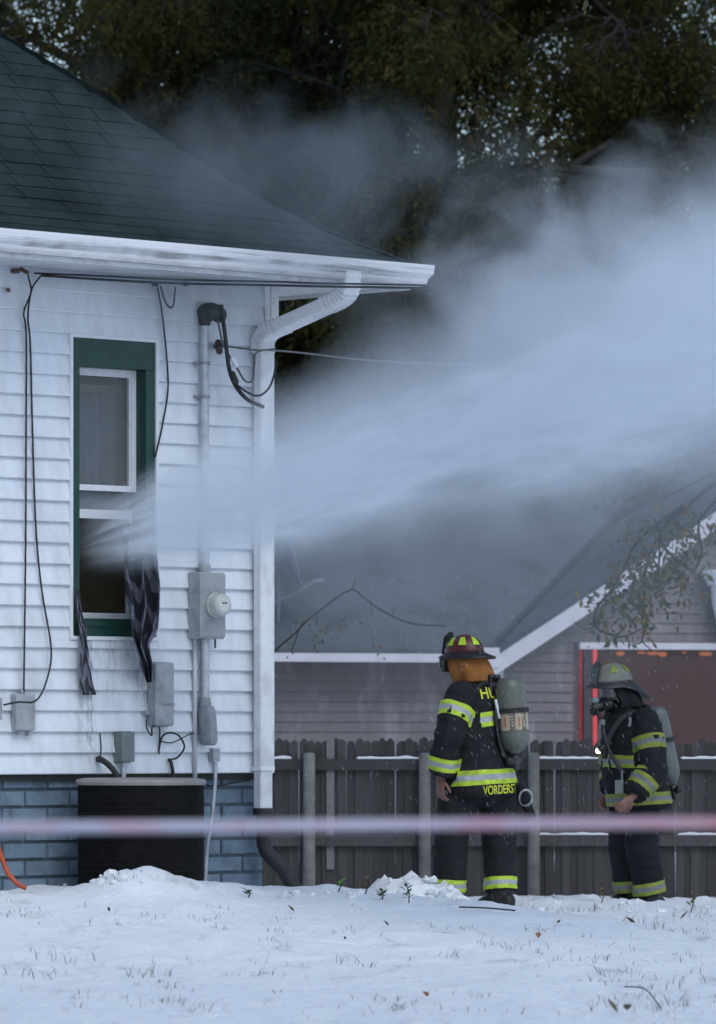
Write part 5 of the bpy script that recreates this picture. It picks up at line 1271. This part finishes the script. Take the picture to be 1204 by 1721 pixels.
while n_ < 230:
    y = random.uniform(21.5, 39); x = random.uniform(-.07, .07)*y
    rel = Vector((x,y,0))-C0
    if rel.dot(N) < .6 and -rel.dot(U) > -.2: continue
    if fbm((x*1.1,y*.6,17),3) < random.uniform(-.25,.5): continue
    tuft(Vector((x,y,0)), random.choice((1,2,3,5,8)), .04, .008, .042); n_ += 1
for px, py, k, sp in ((50,1640,22,.08),(255,1640,26,.07),(85,1610,12,.1),(1035,1640,16,.06),(1045,1700,30,.10),(1150,1690,26,.08),(575,1620,10,.05),(835,1590,18,.08),(1085,1555,16,.08),(1140,1565,12,.08),(1010,1530,22,.08),(920,1530,14,.1),(960,1535,14,.1),(1130,1545,12,.1),(1180,1540,20,.12),(760,1610,8,.05),(1090,1665,12,.06),(150,1620,10,.1),(420,1640,10,.1),(890,1600,10,.08),(1160,1650,10,.1),(700,1700,10,.12),(300,1700,10,.15)):
    tuft(onsnow(px,py), k, sp, .015, .075)
gm = bpy.data.meshes.new('grass'); gm.from_pydata([tuple(v) for v in V], [], Fc)
go = put('grass', gm, leaf_mat('winter_grass', [(.09,.095,.08),(.16,.145,.11),(.11,.11,.10),(.20,.17,.12)], .1)); tag(go, 'sparse winter grass poking through the snow', 'grass', None, 'stuff')
m_lf = {'o': simple('orange_leaf', (.36,.10,.045), .7, .2, 30), 't': simple('tan_leaf', (.30,.17,.09), .7, .2, 30), 'b': simple('brown_leaf', (.09,.055,.035), .7, .3, 30)}
def leaf(px, py, sz, k, label, group=None, ry=0):
    p_ = onsnow(px, py); mb = MB(); o = random.uniform(0,6.28)
    pr = [(0,.0),(.18,.30),(.42,.42),(.7,.3),(1,0),(.7,-.3),(.42,-.42),(.18,-.30)]
    ca, sa = math.cos(o), math.sin(o); el = random.uniform(.4,1.1); vs_ = []
    for a, b in pr: vs_.append(p_+Vector(((a-.5)*ca*sz-b*sa*sz*.7, (a-.5)*sa*sz+b*ca*sz*.7, .012+abs(b)*sz*.35+a*sz*el)))
    vs_.append(p_+Vector((0,0,.004+.5*sz*el))); mb.add(vs_, [(i,(i+1)%8,8) for i in range(8)])
    o_ = rootmesh('fallen_leaf', mb, m_lf[k], p_, label, 'leaf', group); o_.modifiers.new('t','SOLIDIFY').thickness = .0015
leaf(716,1680,.045,'o','reddish orange fallen leaf alone in the front snow')
leaf(905,1581,.05,'t','tan fallen leaf lying upright on the snow below the tank firefighter')
for px, py, sz, lb in ((183,1537,.025,'tiny dark leaf on the snow below the air conditioner'),(580,1583,.02,'tiny dark speck of a leaf in the middle of the lawn'),(490,1535,.04,'brown leaf on the snow below the drain hose'),
    (650,1560,.03,'brown leaf on the snow below the snow pile'),(940,1556,.03,'small brown leaf between the two firefighters'),(1060,1555,.06,'curled brown leaf at the feet of the white helmeted firefighter'),
    (1030,1706,.05,'brown leaf left of the arching twig in front'),(1055,1704,.06,'larger brown leaf directly under the arching twig'),(1150,1548,.05,'brown leaf on the snow by the fence at the photo edge')):
    leaf(px, py, sz, 'b', lb, 'brown fallen leaves on the snow')
def stick(name, pts, r, label):
    q = spline(pts, 6); mb = MB(); mb.tube(q, r, 5); rootmesh(name, mb, m_bark, pts[0], label, 'twig')
a, b, c = onsnow(1050,1670), onsnow(1085,1682), onsnow(1112,1702)
stick('twig', [a+Vector((0,0,.03)), b+Vector((0,0,.05)), c+Vector((0,0,.01))], .0035, 'thin dark twig arching over the snow in front')
a, b = onsnow(772,1531), onsnow(866,1535); stick('twig', [a+Vector((0,0,.02)), (a+b)/2+Vector((0,0,.022)), b+Vector((0,0,.015))], .005, 'straight dark stick lying at the feet of the nearer firefighter')
def sprig(px, py, hgt, cols, label, n=7):
    p_ = onsnow(px, py); th = thing('weed_sprig', p_, label, 'weed')
    mb = MB(); tip = p_+Vector((random.uniform(-.03,.03),0,hgt)); mb.tube([p_-Vector((0,0,.03)), p_.lerp(tip,.5)+Vector((.01,0,0)), tip], .004, 5); obj('stem', mb, m_bark, th)
    for i in range(n):
        q = p_.lerp(tip, .25+.75*i/n); a = i*2.4; d = Vector((math.cos(a), math.sin(a), .6)).normalized(); w_ = d.cross(Vector((0,0,1))).normalized(); L = random.uniform(.035,.06)
        mb = MB(); mb.add([q, q+d*L*.5+w_*L*.28+Vector((0,0,.004)), q+d*L, q+d*L*.5-w_*L*.28+Vector((0,0,.004))],[(0,1,2,3)]); o_ = obj('leaf', mb, cols, th); o_.modifiers.new('t','SOLIDIFY').thickness = .0015
gl1 = simple('weed_green', (.05,.085,.03), .6, .2, 30); gl2 = simple('weed_dry', (.13,.10,.05), .7, .2, 30); gl3 = simple('weed_bright', (.12,.30,.04), .6, .2, 30)
sprig(687,1518,.10,gl1,'small green weed sprig in front of the snow pile'); sprig(612,1503,.09,gl2,'dry brown weed sprig at the left of the snow pile'); sprig(566,1500,.07,gl3,'tiny bright green weed tip beside the drain hose', 4)
sprig(640,1513,.05,gl1,'low dark weed sprig below the snow pile'); sprig(1010,1518,.10,gl2,'dry weed stalk left of the white helmeted firefighter'); sprig(1160,1535,.13,gl2,'yellowish dry weed by the fence at the photo edge')
sprig(415,1510,.04,gl1,'flat green weed at the corner of the foundation',5)
mb = MB()                                            # broken crusts of snow on the pile and along the fence
for _ in range(70):
    px, py = random.choice(((random.gauss(676,42),random.uniform(1478,1512)),(random.uniform(870,1190),random.uniform(1506,1535)),(random.uniform(470,600),random.uniform(1500,1510)),(random.gauss(190,40),random.uniform(1470,1490))))
    p_ = onsnow(px, py); r = random.uniform(.008,.03)*(1.2 if px < 770 and px > 600 else .9); b0 = len(mb.v)
    mb.ellipsoid(p_+Vector((0,0,r*.25)), (r*random.uniform(.8,1.5), r, r*random.uniform(.6,.95)), None, 9, 6)
    for i in range(b0, len(mb.v)):
        v = Vector(mb.v[i]); mb.v[i] = tuple(v + (v-p_)*1.1*noise.noise(v*34))
co = rootmesh('snow', mb, ground.data.materials[0], MOUND, 'broken lumps of crusted snow heaped before the firefighters', 'snow', None, True, 60, 'stuff')

V, Fc = [], []
for _ in range(520):                                   # drops falling out of the spray in front of the firefighters
    y = random.uniform(33.5, 38.3); p_ = P(random.gauss(860,190), random.uniform(960,1420), y); b = len(V); L = random.uniform(.015,.04); r = random.uniform(.0003,.0008)
    d = Vector((.42,0,-1)).normalized()*L; w_ = Vector((r,0,r*.4)); u_ = Vector((0,r,0))
    V += [p_, p_+d*.5+w_, p_+d*.5-w_*.5+u_, p_+d*.5-w_*.5-u_, p_+d]; Fc += [(b,b+1,b+2),(b,b+2,b+3),(b,b+3,b+1),(b+4,b+2,b+1),(b+4,b+3,b+2),(b+4,b+1,b+3)]
dm = bpy.data.meshes.new('water_drops'); dm.from_pydata([tuple(v) for v in V], [], Fc)
tag(put('water_drops', dm, simple('water_drop', (.75,.8,.88), .3, .05)), 'fine slanting water drops falling past the firefighters', 'water drops', None, 'stuff')

# ------------------------------------------------------------------ water spray, drifting mist, smoke: real volumes
def vol_mat(name, build, color=(.90,.95,1)):
    t = NT(name); v = t.n('VolumePrincipled'); v.inputs['Color'].default_value = (*color, 1); v.inputs['Anisotropy'].default_value = .1
    t.set(v.inputs['Density'], build(t)); t.l(v.outputs[0], t.out.inputs['Volume']); return t.mat
APEX = H(HS(178), -.55, HZ(938, HS(178)))
AXD = (N + Vector((0,0,.215)) + U*.03).normalized()
zx = AXD; zy = Vector((0,0,1)).cross(zx).normalized(); zz_ = zx.cross(zy)
MS = Matrix(((zx.x,zy.x,zz_.x,APEX.x),(zx.y,zy.y,zz_.y,APEX.y),(zx.z,zy.z,zz_.z,APEX.z),(0,0,0,1)))
TA = .185
def spray_d(t):
    p = t.coords('Object'); x, y, z = t.sep(p)
    xs_ = t.math('ADD', x, .9); cx = t.n('CombineXYZ')
    t.l(t.math('DIVIDE', y, xs_), cx.inputs[0]); t.l(t.math('DIVIDE', z, xs_), cx.inputs[1]); t.l(t.math('MULTIPLY', x, .05), cx.inputs[2])
    ang = cx.outputs[0]
    lump = t.noise(p, 1.7, 4, .6)
    rr = t.math('DIVIDE', t.vmath('LENGTH', t.vmath('MULTIPLY', ang, (1,1,0)), out=1), TA)
    rr = t.math('ADD', rr, t.math('MULTIPLY', t.math('SUBTRACT', lump, .5), t.range(x, .5, 3, .25, 1.1)))
    fall = t.range(rr, 1.0, .1, 0, 1, True)
    st = t.math('MULTIPLY', t.range(t.noise(ang, 30, 4, .65), .42, .62, .05, 1.9), t.range(t.noise(ang, 70, 3, .6), .38, .62, .45, 1.6))
    soft = t.range(lump, .3, .7, .55, 1.25); far = t.range(x, .9, 2.6)
    wide = t.math('MULTIPLY', fall, t.math('ADD', t.math('MULTIPLY', t.math('SUBTRACT', 1.0, far), st), t.math('MULTIPLY', far, soft)))
    off = t.vmath('SUBTRACT', t.vmath('MULTIPLY', ang, (1,1,0)), (0,-.035,0))
    jet = t.range(t.math('ADD', t.math('DIVIDE', t.vmath('LENGTH', off, out=1), TA), t.math('MULTIPLY', t.math('SUBTRACT', lump, .5), .45)), .55, .0, 0, 1, True)
    st = t.math('ADD', t.math('MULTIPLY', wide, t.range(x, .9, 2.0, .5, .35)), t.math('MULTIPLY', t.math('MULTIPLY', jet, st), 1.5)); fall = 1.0
    core = t.range(x, .4, 1.15, 4.0, 19.0); body = t.math('MINIMUM', core, t.math('DIVIDE', t.range(x, 1.6, 3.0, 24.0, 13.5), t.math('ADD', x, .1)))
    inn = t.range(x, .30, .6)
    return t.math('MULTIPLY', t.math('MULTIPLY', t.math('MULTIPLY', fall, st), body), inn)
mb = MB(); rr = []
for x in (.3, 1.0, 2.0, 3.5, 5.0, 6.6):
    r = TA*(x+.9)*1.3+.02; rr.append([MS @ Vector((x, r*math.cos(2*math.pi*k/24), r*math.sin(2*math.pi*k/24))) for k in range(24)])
mb.loft(rr); me = mb.mesh('water_spray'); me.transform(MS.inverted())
me.materials.append(vol_mat('spray_volume', spray_d)); sp = bpy.data.objects.new('water_spray', me); COL.objects.link(sp); sp.matrix_world = MS
tag(sp, 'jet of water fog blasting out of the window across the picture', 'water spray', None, 'stuff')
def cloud(name, label, cat, ctr, rad, build, color=(.90,.95,1)):
    mb = MB(); mb.ellipsoid((0,0,0), rad, None, 24, 14); me = mb.mesh(name); me.materials.append(vol_mat(name+'_volume', lambda t: build(t, rad), color))
    o = bpy.data.objects.new(name, me); COL.objects.link(o); o.location = ctr; return tag(o, label, cat, None, 'stuff')
def lumpy(dens, edge, nscale, namp, det=5, low=None):
    def f(t, rad):
        p = t.coords('Object'); e = t.vmath('LENGTH', t.vmath('DIVIDE', p, tuple(rad)), out=1)
        n = t.noise(p, nscale, det, .58, .4)
        v = t.math('ADD', t.math('SUBTRACT', .82, e), t.math('MULTIPLY', t.math('SUBTRACT', n, .5), namp))
        d = t.math('MULTIPLY', t.range(v, 0, edge, 0, 1, True), t.range(e, 1.0, .9, 0, 1))
        if low: d = t.math('MULTIPLY', d, t.range(t.sep(p)[2], low[0], low[1], low[2], 1))
        return t.math('MULTIPLY', d, dens)
    return f
cloud('mist', 'thick bank of water mist billowing above the spray', 'mist', P(1200,540,31.6), (2.15,1.2,1.25), lumpy(1.0, .5, 1.7, 1.8, low=(-.6,.2,.1)))
cloud('mist', 'thin veil of mist drifting in front of the neighbouring roof', 'mist', P(860,890,43.0), (4.2,2.2,1.75), lumpy(.095, .5, .8, 1.0))
cloud('smoke', 'thin grey smoke curling off the green roof', 'smoke', P(310,340,33.3), (2.5,.9,.95), lumpy(.62, .6, 1.6, 2.3), (.42,.47,.52))
